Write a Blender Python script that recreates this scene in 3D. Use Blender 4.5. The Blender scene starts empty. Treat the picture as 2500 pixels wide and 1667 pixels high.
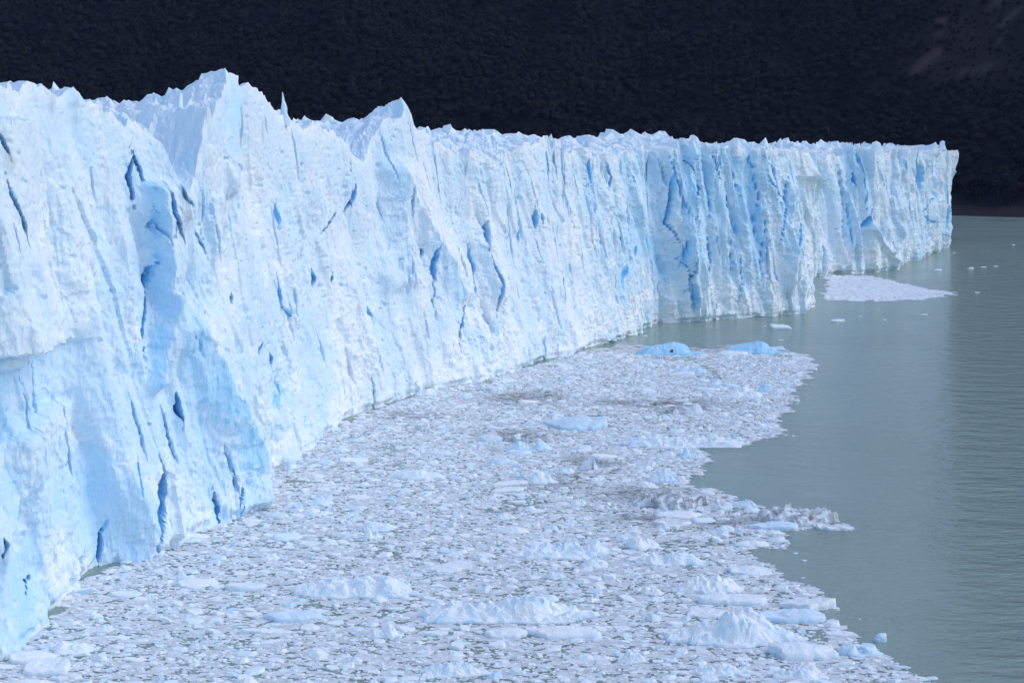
import bpy, math, random
import numpy as np
from mathutils import Vector, Matrix

# ------------------------------------------------------------------ camera, sky, sun, exposure
sc = bpy.context.scene
F = 4500.0                     # focal length in photo pixels (2500 wide)
CAMZ = 55.0                    # lookout above the lake
PITCH = math.atan(458.0 / F)
cam_data = bpy.data.cameras.new('camera')
cam = bpy.data.objects.new('camera', cam_data)
sc.collection.objects.link(cam)
cam_data.sensor_width = 36.0
cam_data.lens = F / 2500.0 * 36.0
cam_data.clip_start = 1.0
cam_data.clip_end = 20000.0
cam.location = (0, 0, CAMZ)
cam.rotation_euler = (math.pi / 2 - PITCH, 0, 0)
sc.camera = cam

SUN_EL, SUN_AZ = math.radians(46), math.radians(88)     # azimuth clockwise from +Y (towards +X)
world = bpy.data.worlds.new('World')
sc.world = world
world.use_nodes = True
wn = world.node_tree
bg = wn.nodes['Background']
sky = wn.nodes.new('ShaderNodeTexSky')
sky.sky_type = 'NISHITA'
sky.sun_disc = False
sky.sun_elevation = SUN_EL
sky.sun_rotation = SUN_AZ
sky.air_density = 1.0
sky.dust_density = 1.0
sky.ozone_density = 1.0
wn.links.new(sky.outputs[0], bg.inputs[0])
bg.inputs[1].default_value = 0.14
sun_data = bpy.data.lights.new('sun', 'SUN')
sun_data.energy = 0.5
sun_data.angle = math.radians(60)
sun_data.color = (1.0, 0.95, 0.9)
sun = bpy.data.objects.new('sun', sun_data)
sc.collection.objects.link(sun)
sdir = Vector((math.sin(SUN_AZ) * math.cos(SUN_EL), math.cos(SUN_AZ) * math.cos(SUN_EL), math.sin(SUN_EL)))
sun.rotation_euler = sdir.to_track_quat('Z', 'Y').to_euler()
sun.location = (300, 300, 600)
sc.view_settings.view_transform = 'Standard'
sc.view_settings.look = 'None'
sc.view_settings.exposure = 0.61
sc.view_settings.gamma = 1.0
sc.render.engine = 'CYCLES'
sc.cycles.max_bounces = 12
sc.cycles.diffuse_bounces = 6
sc.cycles.glossy_bounces = 3
sc.cycles.caustics_reflective = False
sc.cycles.use_denoising = True

# ------------------------------------------------------------------ numeric helpers
cp, sp = math.cos(PITCH), math.sin(PITCH)

def ray(px, py):
    px = np.asarray(px, float); py = np.asarray(py, float)
    u = (px - 1250.0) / F; v = -(py - 833.5) / F
    # camera looks along +Y pitched down
    return u, cp + v * sp, v * cp - sp

def ground(px, py, z=0.0):
    dx, dy, dz = ray(px, py)
    t = (z - CAMZ) / dz
    return dx * t, dy * t

def project(x, y, z):
    yy = y * cp - (z - CAMZ) * sp
    zz = y * sp + (z - CAMZ) * cp
    return 1250.0 + F * x / yy, 833.5 - F * zz / yy

def h32(a, b, seed, c=None):
    a = np.asarray(a).astype(np.int64).astype(np.uint32); b = np.asarray(b).astype(np.int64).astype(np.uint32)
    h = a * np.uint32(0x9E3779B1) ^ (b * np.uint32(0x85EBCA77)) ^ np.uint32((seed * 0xC2B2AE3D) & 0xFFFFFFFF)
    if c is not None:
        h = h ^ (np.asarray(c).astype(np.int64).astype(np.uint32) * np.uint32(0x27D4EB2F))
    h ^= h >> np.uint32(15); h = h * np.uint32(0x2C1B3C6D)
    h ^= h >> np.uint32(12); h = h * np.uint32(0x297A2D39)
    h ^= h >> np.uint32(15)
    return h

def rnd(a, b, seed):
    return h32(a, b, seed).astype(np.float64) / 4294967296.0

def noise2(x, y, seed=0):
    x, y = np.broadcast_arrays(np.asarray(x, float), np.asarray(y, float))
    xi = np.floor(x); yi = np.floor(y)
    fx = x - xi; fy = y - yi
    u = fx * fx * fx * (fx * (fx * 6 - 15) + 10); v = fy * fy * fy * (fy * (fy * 6 - 15) + 10)
    out = 0.0
    for i in (0, 1):
        for j in (0, 1):
            a = h32(xi + i, yi + j, seed).astype(np.float64) * (2 * math.pi / 4294967296.0)
            g = np.cos(a) * (fx - i) + np.sin(a) * (fy - j)
            out = out + g * (u if i else 1 - u) * (v if j else 1 - v)
    return out * 1.5

def noise3(x, y, z, seed=0):
    xi = np.floor(x); yi = np.floor(y); zi = np.floor(z)
    fx = x - xi; fy = y - yi; fz = z - zi
    u = fx * fx * (3 - 2 * fx); v = fy * fy * (3 - 2 * fy); w = fz * fz * (3 - 2 * fz)
    out = 0.0
    for i in (0, 1):
        for j in (0, 1):
            for k in (0, 1):
                hv = h32(xi + i, yi + j, seed, zi + k)
                gx = ((hv & np.uint32(1023)).astype(np.float64) / 511.5 - 1)
                gy = (((hv >> np.uint32(10)) & np.uint32(1023)).astype(np.float64) / 511.5 - 1)
                gz = (((hv >> np.uint32(20)) & np.uint32(1023)).astype(np.float64) / 511.5 - 1)
                g = gx * (fx - i) + gy * (fy - j) + gz * (fz - k)
                out = out + g * (u if i else 1 - u) * (v if j else 1 - v) * (w if k else 1 - w)
    return out * 1.1

def fbm2(x, y, seed, octs=4, gain=0.5):
    r = 0; a = 1.0; f = 1.0
    for o in range(octs):
        r = r + a * noise2(x * f, y * f, seed + 17 * o); a *= gain; f *= 2.03
    return r

def sstep(a, b, x):
    t = np.clip((x - a) / (b - a), 0, 1)
    return t * t * (3 - 2 * t)

def tents(s, z, a, b, seed, hmax, kl, kr, kz):
    """upper envelope of lopsided wedges: the flutes and fracture facets of the ice"""
    ci = np.floor(s / a); cj = np.floor(z / b)
    best = np.full(np.broadcast(s, z).shape, -1e9); rid = np.zeros(best.shape)
    for i in (-1, 0, 1):
        for j in (-1, 0, 1):
            ii = ci + i; jj = cj + j
            cx = (ii + 0.1 + 0.8 * rnd(ii, jj, seed)) * a
            cz = (jj + 0.1 + 0.8 * rnd(ii, jj, seed + 1)) * b
            r = rnd(ii, jj, seed + 2)
            k = 0.6 + 0.9 * rnd(ii, jj, seed + 3)
            tilt = (rnd(ii, jj, seed + 4) - 0.5) * 0.5
            ds = s - cx - tilt * (z - cz)
            val = hmax * r - np.where(ds > 0, kr * k * ds, -kl * k * ds) - kz * np.abs(z - cz)
            m = val > best
            best = np.where(m, val, best); rid = np.where(m, rnd(ii, jj, seed + 5), rid)
    return best, rid

def blocks(x, y, a, b, seed, tilt=1.0):
    """broken blocks: every cell has its own height and slant, with sharp steps between them"""
    ci = np.floor(x / a); cj = np.floor(y / b)
    best = np.full(np.broadcast(x, y).shape, 1e9); out = np.zeros(best.shape); rid = np.zeros(best.shape)
    for i in (-1, 0, 1):
        for j in (-1, 0, 1):
            ii = ci + i; jj = cj + j
            u = x / a - (ii + 0.15 + 0.7 * rnd(ii, jj, seed)); v = y / b - (jj + 0.15 + 0.7 * rnd(ii, jj, seed + 1))
            d = u * u + v * v; m = d < best
            best = np.where(m, d, best); r = rnd(ii, jj, seed + 2)
            out = np.where(m, r - 0.5 + tilt * ((rnd(ii, jj, seed + 3) - 0.5) * u + (rnd(ii, jj, seed + 4) - 0.5) * v), out)
            rid = np.where(m, rnd(ii, jj, seed + 5), rid)
    return out, rid

def ridged(x, y, seed, octs=4, gain=0.55):
    r = 0; a = 1.0; f = 1.0
    for o in range(octs):
        r = r + a * (0.5 - np.abs(noise2(x * f, y * f, seed + 13 * o))); a *= gain; f *= 2.1
    return r

def mesh_from(name, verts, faces, attrs=None, smooth=False):
    """faces: (n,k) int array or list of such arrays"""
    me = bpy.data.meshes.new(name)
    verts = np.ascontiguousarray(verts, dtype=np.float32)
    fl = faces if isinstance(faces, list) else [faces]
    fl = [np.asarray(f, dtype=np.int32) for f in fl if len(f)]
    loops = np.concatenate([f.ravel() for f in fl])
    sizes = np.concatenate([np.full(len(f), f.shape[1], dtype=np.int32) for f in fl])
    starts = np.concatenate([[0], np.cumsum(sizes)[:-1]]).astype(np.int32)
    me.vertices.add(len(verts)); me.vertices.foreach_set('co', verts.ravel())
    me.loops.add(len(loops)); me.loops.foreach_set('vertex_index', loops)
    me.polygons.add(len(sizes)); me.polygons.foreach_set('loop_start', starts)
    me.polygons.foreach_set('use_smooth', np.full(len(sizes), smooth, dtype=bool))
    for k, v in (attrs or {}).items():
        at = me.attributes.new(k, 'FLOAT', 'POINT')
        at.data.foreach_set('value', np.ascontiguousarray(v, dtype=np.float32).ravel())
    me.update(calc_edges=True)
    return me

def add(name, me, mat, parent=None):
    o = bpy.data.objects.new(name, me)
    sc.collection.objects.link(o)
    if mat is not None and not me.materials:
        me.materials.append(mat)
    if parent is not None:
        o.parent = parent
    return o

def tag(o, label=None, cat=None, group=None, kind=None):
    if label: o['label'] = label
    if cat: o['category'] = cat
    if group: o['group'] = group
    if kind: o['kind'] = kind
    return o

def grid_faces(nr, nc):
    i = np.arange(nr - 1)[:, None] * nc + np.arange(nc - 1)[None, :]
    return np.stack([i, i + 1, i + nc + 1, i + nc], -1).reshape(-1, 4)

# ------------------------------------------------------------------ materials
def new_mat(name):
    m = bpy.data.materials.new(name); m.use_nodes = True
    nt = m.node_tree; b = nt.nodes['Principled BSDF']
    return m, nt, b

def N(nt, kind, **kw):
    n = nt.nodes.new(kind)
    for k, v in kw.items():
        setattr(n, k, v)
    return n

def mixc(nt, fac, a, b):
    m = N(nt, 'ShaderNodeMix', data_type='RGBA')
    for sock, val in ((m.inputs[0], fac), (m.inputs[6], a), (m.inputs[7], b)):
        if isinstance(val, (tuple, float, int)):
            sock.default_value = val if not isinstance(val, tuple) else (*val, 1)
        else:
            nt.links.new(val, sock)
    return m.outputs[2]

def mathn(nt, op, a, b=None, c=None, clamp=False):
    m = N(nt, 'ShaderNodeMath', operation=op); m.use_clamp = clamp
    for i, val in enumerate((a, b, c)):
        if val is None: continue
        if isinstance(val, (int, float)): m.inputs[i].default_value = val
        else: nt.links.new(val, m.inputs[i])
    return m.outputs[0]

def noise_node(nt, vec, scale, detail=4, rough=0.55):
    n = N(nt, 'ShaderNodeTexNoise'); n.inputs['Scale'].default_value = scale
    n.inputs['Detail'].default_value = detail; n.inputs['Roughness'].default_value = rough
    nt.links.new(vec, n.inputs['Vector'])
    return n.outputs[0]

WHITE_ICE = (0.855, 0.905, 0.95)
BLUE_ICE = (0.33, 0.68, 0.95)

def ice_material(name, stretch, fine, white_):
    m, nt, b = new_mat(name)
    geo = N(nt, 'ShaderNodeNewGeometry')
    mp = N(nt, 'ShaderNodeMapping'); mp.inputs['Scale'].default_value = stretch
    nt.links.new(geo.outputs['Position'], mp.inputs['Vector'])
    ab = N(nt, 'ShaderNodeAttribute', attribute_name='blue')
    ad = N(nt, 'ShaderNodeAttribute', attribute_name='dirt')
    n1 = noise_node(nt, mp.outputs[0], 0.55 * fine, 6, 0.62)
    n2 = noise_node(nt, mp.outputs[0], 2.6 * fine, 4, 0.6)
    bl = mathn(nt, 'ADD', ab.outputs['Fac'], mathn(nt, 'MULTIPLY', mathn(nt, 'SUBTRACT', n1, 0.5), 0.35), clamp=True)
    col = mixc(nt, bl, white_, BLUE_ICE)
    dn = mathn(nt, 'MULTIPLY', ad.outputs['Fac'], mathn(nt, 'MULTIPLY_ADD', n2, 1.6, -0.1, clamp=True), clamp=True)
    col = mixc(nt, dn, col, (0.20, 0.185, 0.19))
    nt.links.new(col, b.inputs['Base Color'])
    b.inputs['Roughness'].default_value = 0.55
    b.inputs['Specular IOR Level'].default_value = 0.25
    b.inputs['IOR'].default_value = 1.31
    vo = N(nt, 'ShaderNodeTexVoronoi', feature='F1'); vo.inputs['Scale'].default_value = 1.5 * fine
    wv = N(nt, 'ShaderNodeVectorMath', operation='ADD'); nt.links.new(mp.outputs[0], wv.inputs[0])
    nz = N(nt, 'ShaderNodeTexNoise'); nz.inputs['Scale'].default_value = 0.9 * fine; nt.links.new(mp.outputs[0], nz.inputs['Vector']); nt.links.new(nz.outputs['Color'], wv.inputs[1])
    nt.links.new(wv.outputs[0], vo.inputs['Vector'])
    hsum = mathn(nt, 'ADD', mathn(nt, 'ADD', mathn(nt, 'MULTIPLY', n1, 0.9), mathn(nt, 'MULTIPLY', n2, 0.5)), mathn(nt, 'MULTIPLY', vo.outputs['Distance'], 0.5))
    bp = N(nt, 'ShaderNodeBump'); bp.inputs['Strength'].default_value = 0.75 if fine < 2 else 0.5
    bp.inputs['Distance'].default_value = 0.5 / fine
    nt.links.new(hsum, bp.inputs['Height'])
    nt.links.new(bp.outputs[0], b.inputs['Normal'])
    return m

M_GLACIER = ice_material('glacier_ice', (1.0, 0.55, 0.4), 1.0, WHITE_ICE)
M_FLOE = ice_material('floe_ice', (1, 1, 1), 2.2, (0.90, 0.92, 0.945))

def water_material():
    m, nt, b = new_mat('lake_water')
    geo = N(nt, 'ShaderNodeNewGeometry')
    big = noise_node(nt, geo.outputs['Position'], 0.006, 3, 0.6)
    col = mixc(nt, big, (0.24, 0.315, 0.28), (0.275, 0.35, 0.31))
    nt.links.new(col, b.inputs['Base Color'])
    b.inputs['Roughness'].default_value = 0.13
    b.inputs['IOR'].default_value = 1.333
    mp = N(nt, 'ShaderNodeMapping'); mp.inputs['Scale'].default_value = (0.65, 1.0, 1.0)
    mp.inputs['Rotation'].default_value = (0, 0, math.radians(20))
    nt.links.new(geo.outputs['Position'], mp.inputs['Vector'])
    w1 = noise_node(nt, mp.outputs[0], 0.55, 3, 0.6)
    w2 = noise_node(nt, mp.outputs[0], 2.0, 3, 0.6)
    gust = noise_node(nt, geo.outputs['Position'], 0.016, 4, 0.6)
    w0 = noise_node(nt, mp.outputs[0], 0.17, 2, 0.5)
    hs = mathn(nt, 'ADD', mathn(nt, 'ADD', w1, mathn(nt, 'MULTIPLY', w2, 0.35)), mathn(nt, 'MULTIPLY', w0, 2.0))
    bp = N(nt, 'ShaderNodeBump'); bp.inputs['Distance'].default_value = 1.4
    nt.links.new(mathn(nt, 'MULTIPLY_ADD', gust, 1.4, -0.15, clamp=True), bp.inputs['Strength'])
    nt.links.new(hs, bp.inputs['Height'])
    nt.links.new(bp.outputs[0], b.inputs['Normal'])
    return m

M_WATER = water_material()

# ------------------------------------------------------------------ lake
def plane(name, x0, x1, y0, y1, z, mat):
    v = [(x0, y0, z), (x1, y0, z), (x1, y1, z), (x0, y1, z)]
    return add(name, mesh_from(name, v, np.array([[0, 1, 2, 3]])), mat)

tag(plane('lake', -3000, 4000, -200, 2300, 0.0, M_WATER), 'grey green glacial lake with small wind ripples', 'lake', kind='structure')

# ------------------------------------------------------------------ glacier front line (photo pixels of the waterline -> lake surface)
K = 2500.0 / 2352.0
base_px = np.array([(0, 1515), (60, 1480), (118, 1446), (136, 1405), (150, 1370), (230, 1315), (300, 1290), (375, 1255), (420, 1240),
    (500, 1215), (560, 1200), (608, 1165), (622, 1120), (632, 1098), (660, 1068), (700, 1030), (760, 995), (850, 950), (930, 920), (1060, 885),
    (1200, 850), (1330, 812), (1415, 787), (1440, 776), (1490, 756), (1560, 745), (1622, 740), (1640, 735), (1750, 730), (1850, 720),
    (1886, 706), (1898, 690)], float) * K
gx, gy = ground(base_px[:, 0], base_px[:, 1])
far_px = np.array([(1909, 632), (2000, 627), (2030, 623), (2072, 618), (2083, 602), (2160, 580), (2172, 574), (2196, 565)], float) * K
fx, fy = ground(far_px[:, 0], far_px[:, 1])
P0 = np.array([gx[0], gy[0]]); 
pts = [(P0[0] - 34, P0[1] - 95), (P0[0] - 16, P0[1] - 45)] + list(zip(gx, gy))
lx, ly = gx[-1], gy[-1]
pts += [(lx - 12, ly + 14), (lx - 14, ly + 70)] + list(zip(fx, fy))
ex, ey = fx[-1], fy[-1]
pts += [(ex + 1, ey + 15), (ex - 10, ey + 35), (ex - 45, ey + 60), (ex - 110, ey + 85)]
pts = np.array(pts)
seg = np.hypot(*np.diff(pts, axis=0).T); ss = np.concatenate([[0], np.cumsum(seg)])
sd = np.arange(0, ss[-1], 0.5)
cxd = np.interp(sd, ss, pts[:, 0]); cyd = np.interp(sd, ss, pts[:, 1])

def gsm(a, sig):
    r = int(sig * 3) + 1; k = np.exp(-0.5 * (np.arange(-r, r + 1) / sig) ** 2); k /= k.sum()
    return np.convolve(np.pad(a, r, mode='edge'), k, mode='valid')

cxd = gsm(cxd, 5); cyd = gsm(cyd, 5)            # 2.5 m rounding of the corners
st = np.concatenate([[0], np.cumsum(np.hypot(np.diff(cxd), np.diff(cyd)))])
# columns: spacing grows with distance
dens = 1.0 / (0.00108 * np.clip(cyd, 150, None))
cum = np.concatenate([[0], np.cumsum(0.5 * (dens[1:] + dens[:-1]) * np.diff(st))])
NC = int(cum[-1]) + 1
S = np.interp(np.linspace(0, cum[-1], NC), cum, st)
BX = np.interp(S, st, cxd); BY = np.interp(S, st, cyd)
sm_n = 70
txd = gsm(np.gradient(cxd), sm_n); tyd = gsm(np.gradient(cyd), sm_n)
tl = np.hypot(txd, tyd); nxd, nyd = tyd / tl, -txd / tl       # outward (towards the lake)
NX = np.interp(S, st, nxd); NY = np.interp(S, st, nyd)
ca, sa = math.cos(math.radians(-22)), math.sin(math.radians(-22))
QX, QY = NX * ca - NY * sa, NX * sa + NY * ca                  # displacement direction, turned to the open lake
EX, EY = -0.93, 0.37                                            # inland
LEAN = 5.0
_px = project(BX, BY, 30.0 + 0 * BX)[0]
fore = np.clip(np.gradient(_px, S) * BY / F, 0.16, 1.0)         # how much of a metre along the front faces the lookout
fore = np.interp(S, st, gsm(np.interp(st, S, fore), 24))
U = np.concatenate([[0], np.cumsum(0.5 * (fore[1:] + fore[:-1]) * np.diff(S))]) / 0.36
def fr(s): return float(np.interp(s, S, fore))

def on_face(px, py, inland):
    """photo pixel -> (s, z) on the front line moved inland by `inland` metres"""
    dx, dy, dz = (float(v) for v in ray(px, py))
    ox, oy = cxd + EX * inland, cyd + EY * inland
    c = ox * dy - oy * dx                       # sign change = crossing
    k = np.where((c[:-1] < 0) & (c[1:] >= 0) | (c[:-1] > 0) & (c[1:] <= 0))[0]
    if len(k) == 0:
        k = [int(np.argmin(np.abs(c)))]; k = [min(k[0], len(c) - 2)]
    k = k[0]
    t = c[k] / (c[k] - c[k + 1]) if c[k] != c[k + 1] else 0.0
    s = st[k] + t * (st[k + 1] - st[k]); y = oy[k] + t * (oy[k + 1] - oy[k])
    return s, CAMZ + dz * y / dy, y

def face_pt(px, py):
    inl = 0.0
    for _ in range(3):
        s, z, y = on_face(px, py, inl)
        inl = LEAN * np.clip(z / 60.0, 0, 1.2) ** 1.3
    return s, z, y

# rim of the front, traced as pixels
rim_px = [(0, 214), (45, 210), (75, 208), (100, 204), (135, 214), (150, 222), (168, 218), (186, 217), (206, 234), (222, 254), (226, 243), (240, 250), (266, 262),
    (300, 286), (316, 314), (330, 288), (345, 292), (372, 316), (398, 366), (412, 425), (424, 478), (440, 448), (466, 380), (498, 264), (512, 260), (528, 285),
    (548, 240), (575, 170), (592, 195), (615, 211), (636, 208), (660, 240), (692, 272), (715, 294), (758, 306), (774, 292), (792, 312), (822, 326), (850, 350),
    (870, 386), (886, 400), (905, 360), (926, 312), (950, 284), (966, 286), (986, 245), (1002, 275), (1020, 318), (1060, 326), (1085, 352), (1104, 372), (1138, 352), (1190, 378),
    (1260, 368), (1350, 346), (1400, 368), (1450, 372), (1560, 380), (1620, 350), (1690, 364), (1770, 360), (1830, 350), (1900, 372), (1960, 376), (2015, 380)]
rim_far = [(2050, 372), (2100, 374), (2200, 368), (2280, 362), (2330, 352), (2340, 354)]
rs, rz = [], []
for p in rim_px + rim_far:
    s, z, y = on_face(p[0], p[1], LEAN)
    rs.append(s); rz.append(z)
rs = np.array(rs); rz = np.array(rz); o = np.argsort(rs); rs, rz = rs[o], rz[o]
H = np.interp(S, rs, rz)
S_RAND = face_pt(1060, 350)[0]                  # beyond here the crest is free-form seracs
wr = sstep(S_RAND - 10, S_RAND + 30, S)
# free-form seracs: blunt teeth parted by notches
t1, _ = tents(S, S * 0 + 3.0, 15.0, 10.0, 301, 6.0, 0.9, 0.5, 0.0)
t2, _ = tents(S, S * 0 + 3.0, 5.5, 10.0, 305, 2.4, 1.0, 0.8, 0.0)
teeth = np.minimum(np.clip(t1, -3, 6), 3.4 + 1.2 * noise2(S / 11, S * 0, 309)) * 0.9 + np.clip(t2, -1.5, 0.9) * 0.7 - 1.8 + 0.5 * noise2(S / 2.2, S * 0, 310)
bk1, _ = blocks(U + 1.5 * noise2(U / 3, U * 0, 311), U * 0 + 0.5, 19.0, 1e6, 321, 1.0)
bk2, _ = blocks(U, U * 0 + 0.5, 5.0, 1e6, 331, 1.2)
H = H + wr * (0.25 * teeth + 3.4 * bk1 + 1.3 * bk2) + (1 - wr) * (0.35 * np.clip(t2 - 1.0, -1.5, 1.5) + 0.9 * bk2)
rr = np.random.RandomState(5)
notches = []
for k in range(45):
    s0 = rr.uniform(S_RAND, S[-1] - 150); dep = rr.uniform(2.0, 8.0); wd = rr.uniform(0.2, 0.65) / fr(s0)
    H = H - dep * np.clip(1 - np.abs(S - s0) / (wd * 1.6), 0, 1) ** 0.8
    notches.append((s0, dep, wd))
H = np.clip(H, 20, 90)
HM = np.interp(S, st, gsm(np.interp(st, S, H), 80))

NR = 192
T = np.linspace(0, 1, NR)[:, None]
ZF = -0.8 + T * (H[None, :] + 0.8)
SS = np.broadcast_to(S[None, :], ZF.shape)
DC = np.broadcast_to(BY[None, :], ZF.shape)
SH = np.broadcast_to(U[None, :], ZF.shape) + 0.30 * ZF                              # beds dip down-glacier
wx = SH + 1.6 * fbm2(SS / 9.0, ZF / 14.0, 11, 3)
wz = ZF + 3.0 * fbm2(SS / 14.0, ZF / 20.0, 12, 3)
def sx(px, py=600): return face_pt(px, py)[0]
sA, sB, sC, sD, sE = sx(0, 900), sx(650, 700), sx(1540, 600), sx(1680, 600), sx(2030, 600)
m1 = np.interp(S, [sA, sB, sx(760), sx(1480), sC, sD, S[-1]], [0.85, 0.75, 0.5, 0.45, 0.7, 0.9, 1.0])[None, :]
F1, id1 = tents(wx, wz, 38.0, 56.0, 21, 6.0, 0.6, 0.14, 0.05)
F2, id2 = tents(wx, wz, 15.0, 21.0, 31, 2.2, 0.6, 0.14, 0.07)
F3, id3 = tents(wx * 1.0 + 0.5 * fbm2(SS / 2.5, ZF / 4, 14, 2), wz, 5.5, 6.0, 41, 0.7, 0.5, 0.14, 0.09)
D = m1 * F1 + (0.35 + 0.5 * m1) * F2 + 0.6 * F3
UU = np.broadcast_to(U[None, :], ZF.shape)
B1, bi1 = blocks(SH + 2.0 * fbm2(UU / 5, ZF / 5, 53, 3), ZF + 2.0 * fbm2(UU / 5, ZF / 5, 54, 3), 9.0, 9.0, 55, 2.2)
B2, bi2 = blocks(SH + 1.0 * fbm2(UU / 3, ZF / 2.4, 56, 3), ZF + 1.0 * fbm2(UU / 3, ZF / 2.4, 57, 3), 3.6, 3.2, 58, 2.2)
rough_m = np.clip(0.62 + 0.75 * fbm2(UU / 30, ZF / 25, 59, 2), 0.15, 1.25) * np.interp(S, [sA, sB, sx(1500), sC], [0.7, 0.75, 0.9, 1.0])[None, :]
D += rough_m * (0.75 * B1 + 0.42 * B2) + 0.75 * rough_m * (ridged(SH / 7.0, ZF / 9.0, 63, 5, 0.6) - 0.6)
CB, ci_ = blocks(SH + 1.5 * noise2(UU / 6, ZF / 14, 64), ZF + 6 * noise2(UU / 6, ZF / 14, 65), 9.5, 42.0, 66, 1.6)
D += sstep(sC - 15, sC + 10, SS) * 2.0 * CB + (1 - sstep(sC - 15, sC + 10, SS)) * 0.8 * CB
D += 0.9 * fbm2(SH / 18.0, ZF / 26.0, 51, 3) + 0.13 * fbm2(SH / 6.0, ZF / 5.0, 52, 4, 0.6)
D -= 3.0
D += np.clip(ZF, 0, None) / 60.0 * (2.5 * sstep(sC, sD, SS) + 3.5 * sstep(sE - 30, sE + 40, SS))
D *= 1 - 0.75 * (1 - wr[None, :]) * (1 - sstep(2, 22, H[None, :] - ZF))       # the traced crest keeps its place
# apron of crushed ice that swells towards the waterline, uneven along the front
apron = (np.clip(0.6 + 0.9 * noise2(S / 38.0, S * 0, 61), 0, 1.3) * (1 - 0.65 * sstep(sC, sC + 20, S) - 0.3 * sstep(sE - 30, sE, S)))[None, :]
D += apron * 3.0 * np.exp(-np.clip(ZF, 0, None) / 9.0)
blue = 0.27 + 0.14 * fbm2(SH / 22.0, ZF / 30.0, 71, 4) + 0.24 * (id2 - 0.5) * (0.4 + 0.6 * m1) + 0.16 * (id1 - 0.5) + 0.12 * (bi1 - 0.5) + 0.08 * (bi2 - 0.5)
dirt = np.zeros_like(D)
C = np.zeros_like(D)                            # depth of fissures, cut in behind thin flakes

def colrange(s0, s1):
    return slice(max(0, int(np.searchsorted(S, s0)) - 1), min(NC, int(np.searchsorted(S, s1)) + 1))

def relief_pt(px, py, extra=0.0):
    s, z, y = face_pt(px, py)
    for _ in range(5):
        j = min(max(int(np.searchsorted(S, s)), 0), NC - 1)
        i = int(np.clip((z + 0.8) / (H[j] + 0.8), 0, 1) * (NR - 1))
        s, z, y = on_face(px, py, LEAN * np.clip(z / 60.0, 0, 1.2) ** 1.3 - 0.95 * (D[i, max(0, j - 2):j + 3].mean() + extra))
    return s, z, y

def line_sz(pl, extra=0.0):
    q = [relief_pt(p[0], p[1], extra) for p in pl]
    z = np.array([a[1] for a in q]); s = np.array([a[0] for a in q]); y = np.array([a[2] for a in q])
    o = np.argsort(z)
    return s[o], z[o], float(y.mean())

def buttress(pl, amp, wl, wr_, ext=4.0, blue_left=0.0, blue_right=0.0):
    s, z, y = line_sz(pl, amp * 0.8)
    c = colrange(s.min() - wl - 2, s.max() + wr_ + 2)
    zf = ZF[:, c]; ds = SS[:, c] - np.interp(zf, z, s) + 0.8 * noise2(zf / 3.0, SS[:, c] / 20, 77)
    prof = np.where(ds < 0, np.clip(1 + ds / wl, 0, 1), np.clip(1 - ds / wr_, 0, 1) ** 1.3)
    win = sstep(z.min() - ext, z.min() + ext * 0.2, zf) * (1 - sstep(z.max() - ext * 0.2, z.max() + ext, zf))
    D[:, c] += amp * prof * win
    blue[:, c] += win * np.where(ds < 0, blue_left, blue_right) * sstep(0.0, 0.35, prof)

def crack(pl, wpx, depth, bl=0.7):
    depth = 0.55 * depth
    s, z, y = line_sz(pl)
    w = 0.5 * 0.8 * wpx * y / F / fr(s.mean())
    c = colrange(s.min() - w - 12, s.max() + w + 12)
    zf = ZF[:, c]
    z0_, z1_ = z.min(), z.max(); tl_ = 0.45 * (z1_ - z0_)
    za = np.concatenate([[z0_ - tl_], z, [z1_ + tl_]])
    sa_ = np.concatenate([[s[0] + 0.35 * tl_ / max(fr(s[0]), 0.3) * 0.36], s, [s[-1] - 0.25 * tl_ / max(fr(s[-1]), 0.3) * 0.36]])
    t = np.clip((zf - z0_) / max(z1_ - z0_, 0.1), 0, 1)
    ww = w * (0.16 + 0.84 * np.sin(np.pi * np.clip(t, 0.0, 1.0)) ** 0.8) * (1 + 0.35 * noise2(zf / 1.7, zf * 0 + s.min(), 5))
    ds = SS[:, c] - np.interp(zf, za, sa_) + (0.25 * w + 0.25) * noise2(zf / 2.2, zf * 0 + s.max(), 6)
    prof = np.clip(1.25 * (1 - np.abs(ds) / ww), 0, 1) ** 0.7
    win = sstep(za[0], z0_, zf) * (1 - sstep(z1_, za[-1], zf))
    core = 0.3 + 0.7 * np.sin(np.pi * np.clip(t, 0, 1)) ** 0.5
    C[:, c] = np.maximum(C[:, c], depth * prof * win * core)
    blue[:, c] += bl * np.clip(1.6 - np.abs(ds) / ww, 0, 1) * win * core

# -- large shapes of the near front
buttress([(88, 296), (104, 480), (128, 680), (150, 832)], 4.5, 120, 5, 0.5, -0.12, 0.1)
buttress([(20, 1330), (60, 1200), (90, 1090)], 2.5, 12, 7)
buttress([(398, 462), (424, 640), (432, 740), (424, 850), (404, 940)], 3.6, 1.6, 9, 2.0, 0.32, 0.0)
buttress([(505, 258), (490, 420), (470, 520)], 2.0, 9, 6, 3.0)
buttress([(500, 800), (530, 870), (565, 940), (605, 1010), (640, 1085), (664, 1160), (662, 1225)], 4.2, 9, 22, 5.0, 0.22, -0.16)
buttress([(578, 180), (580, 330), (585, 450)], 2.2, 5, 14, 3.0, 0.1, -0.05)
buttress([(985, 262), (984, 400), (986, 560), (988, 690)], 2.6, 10, 10, 3.0, 0.05, 0)
buttress([(1000, 420), (1060, 560), (1110, 640), (1140, 720)], 2.4, 9, 16, 4.0, 0.18, -0.2)
buttress([(1190, 600), (1220, 680), (1230, 730)], 1.8, 3, 12, 3.0, 0.15, -0.1)
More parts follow.
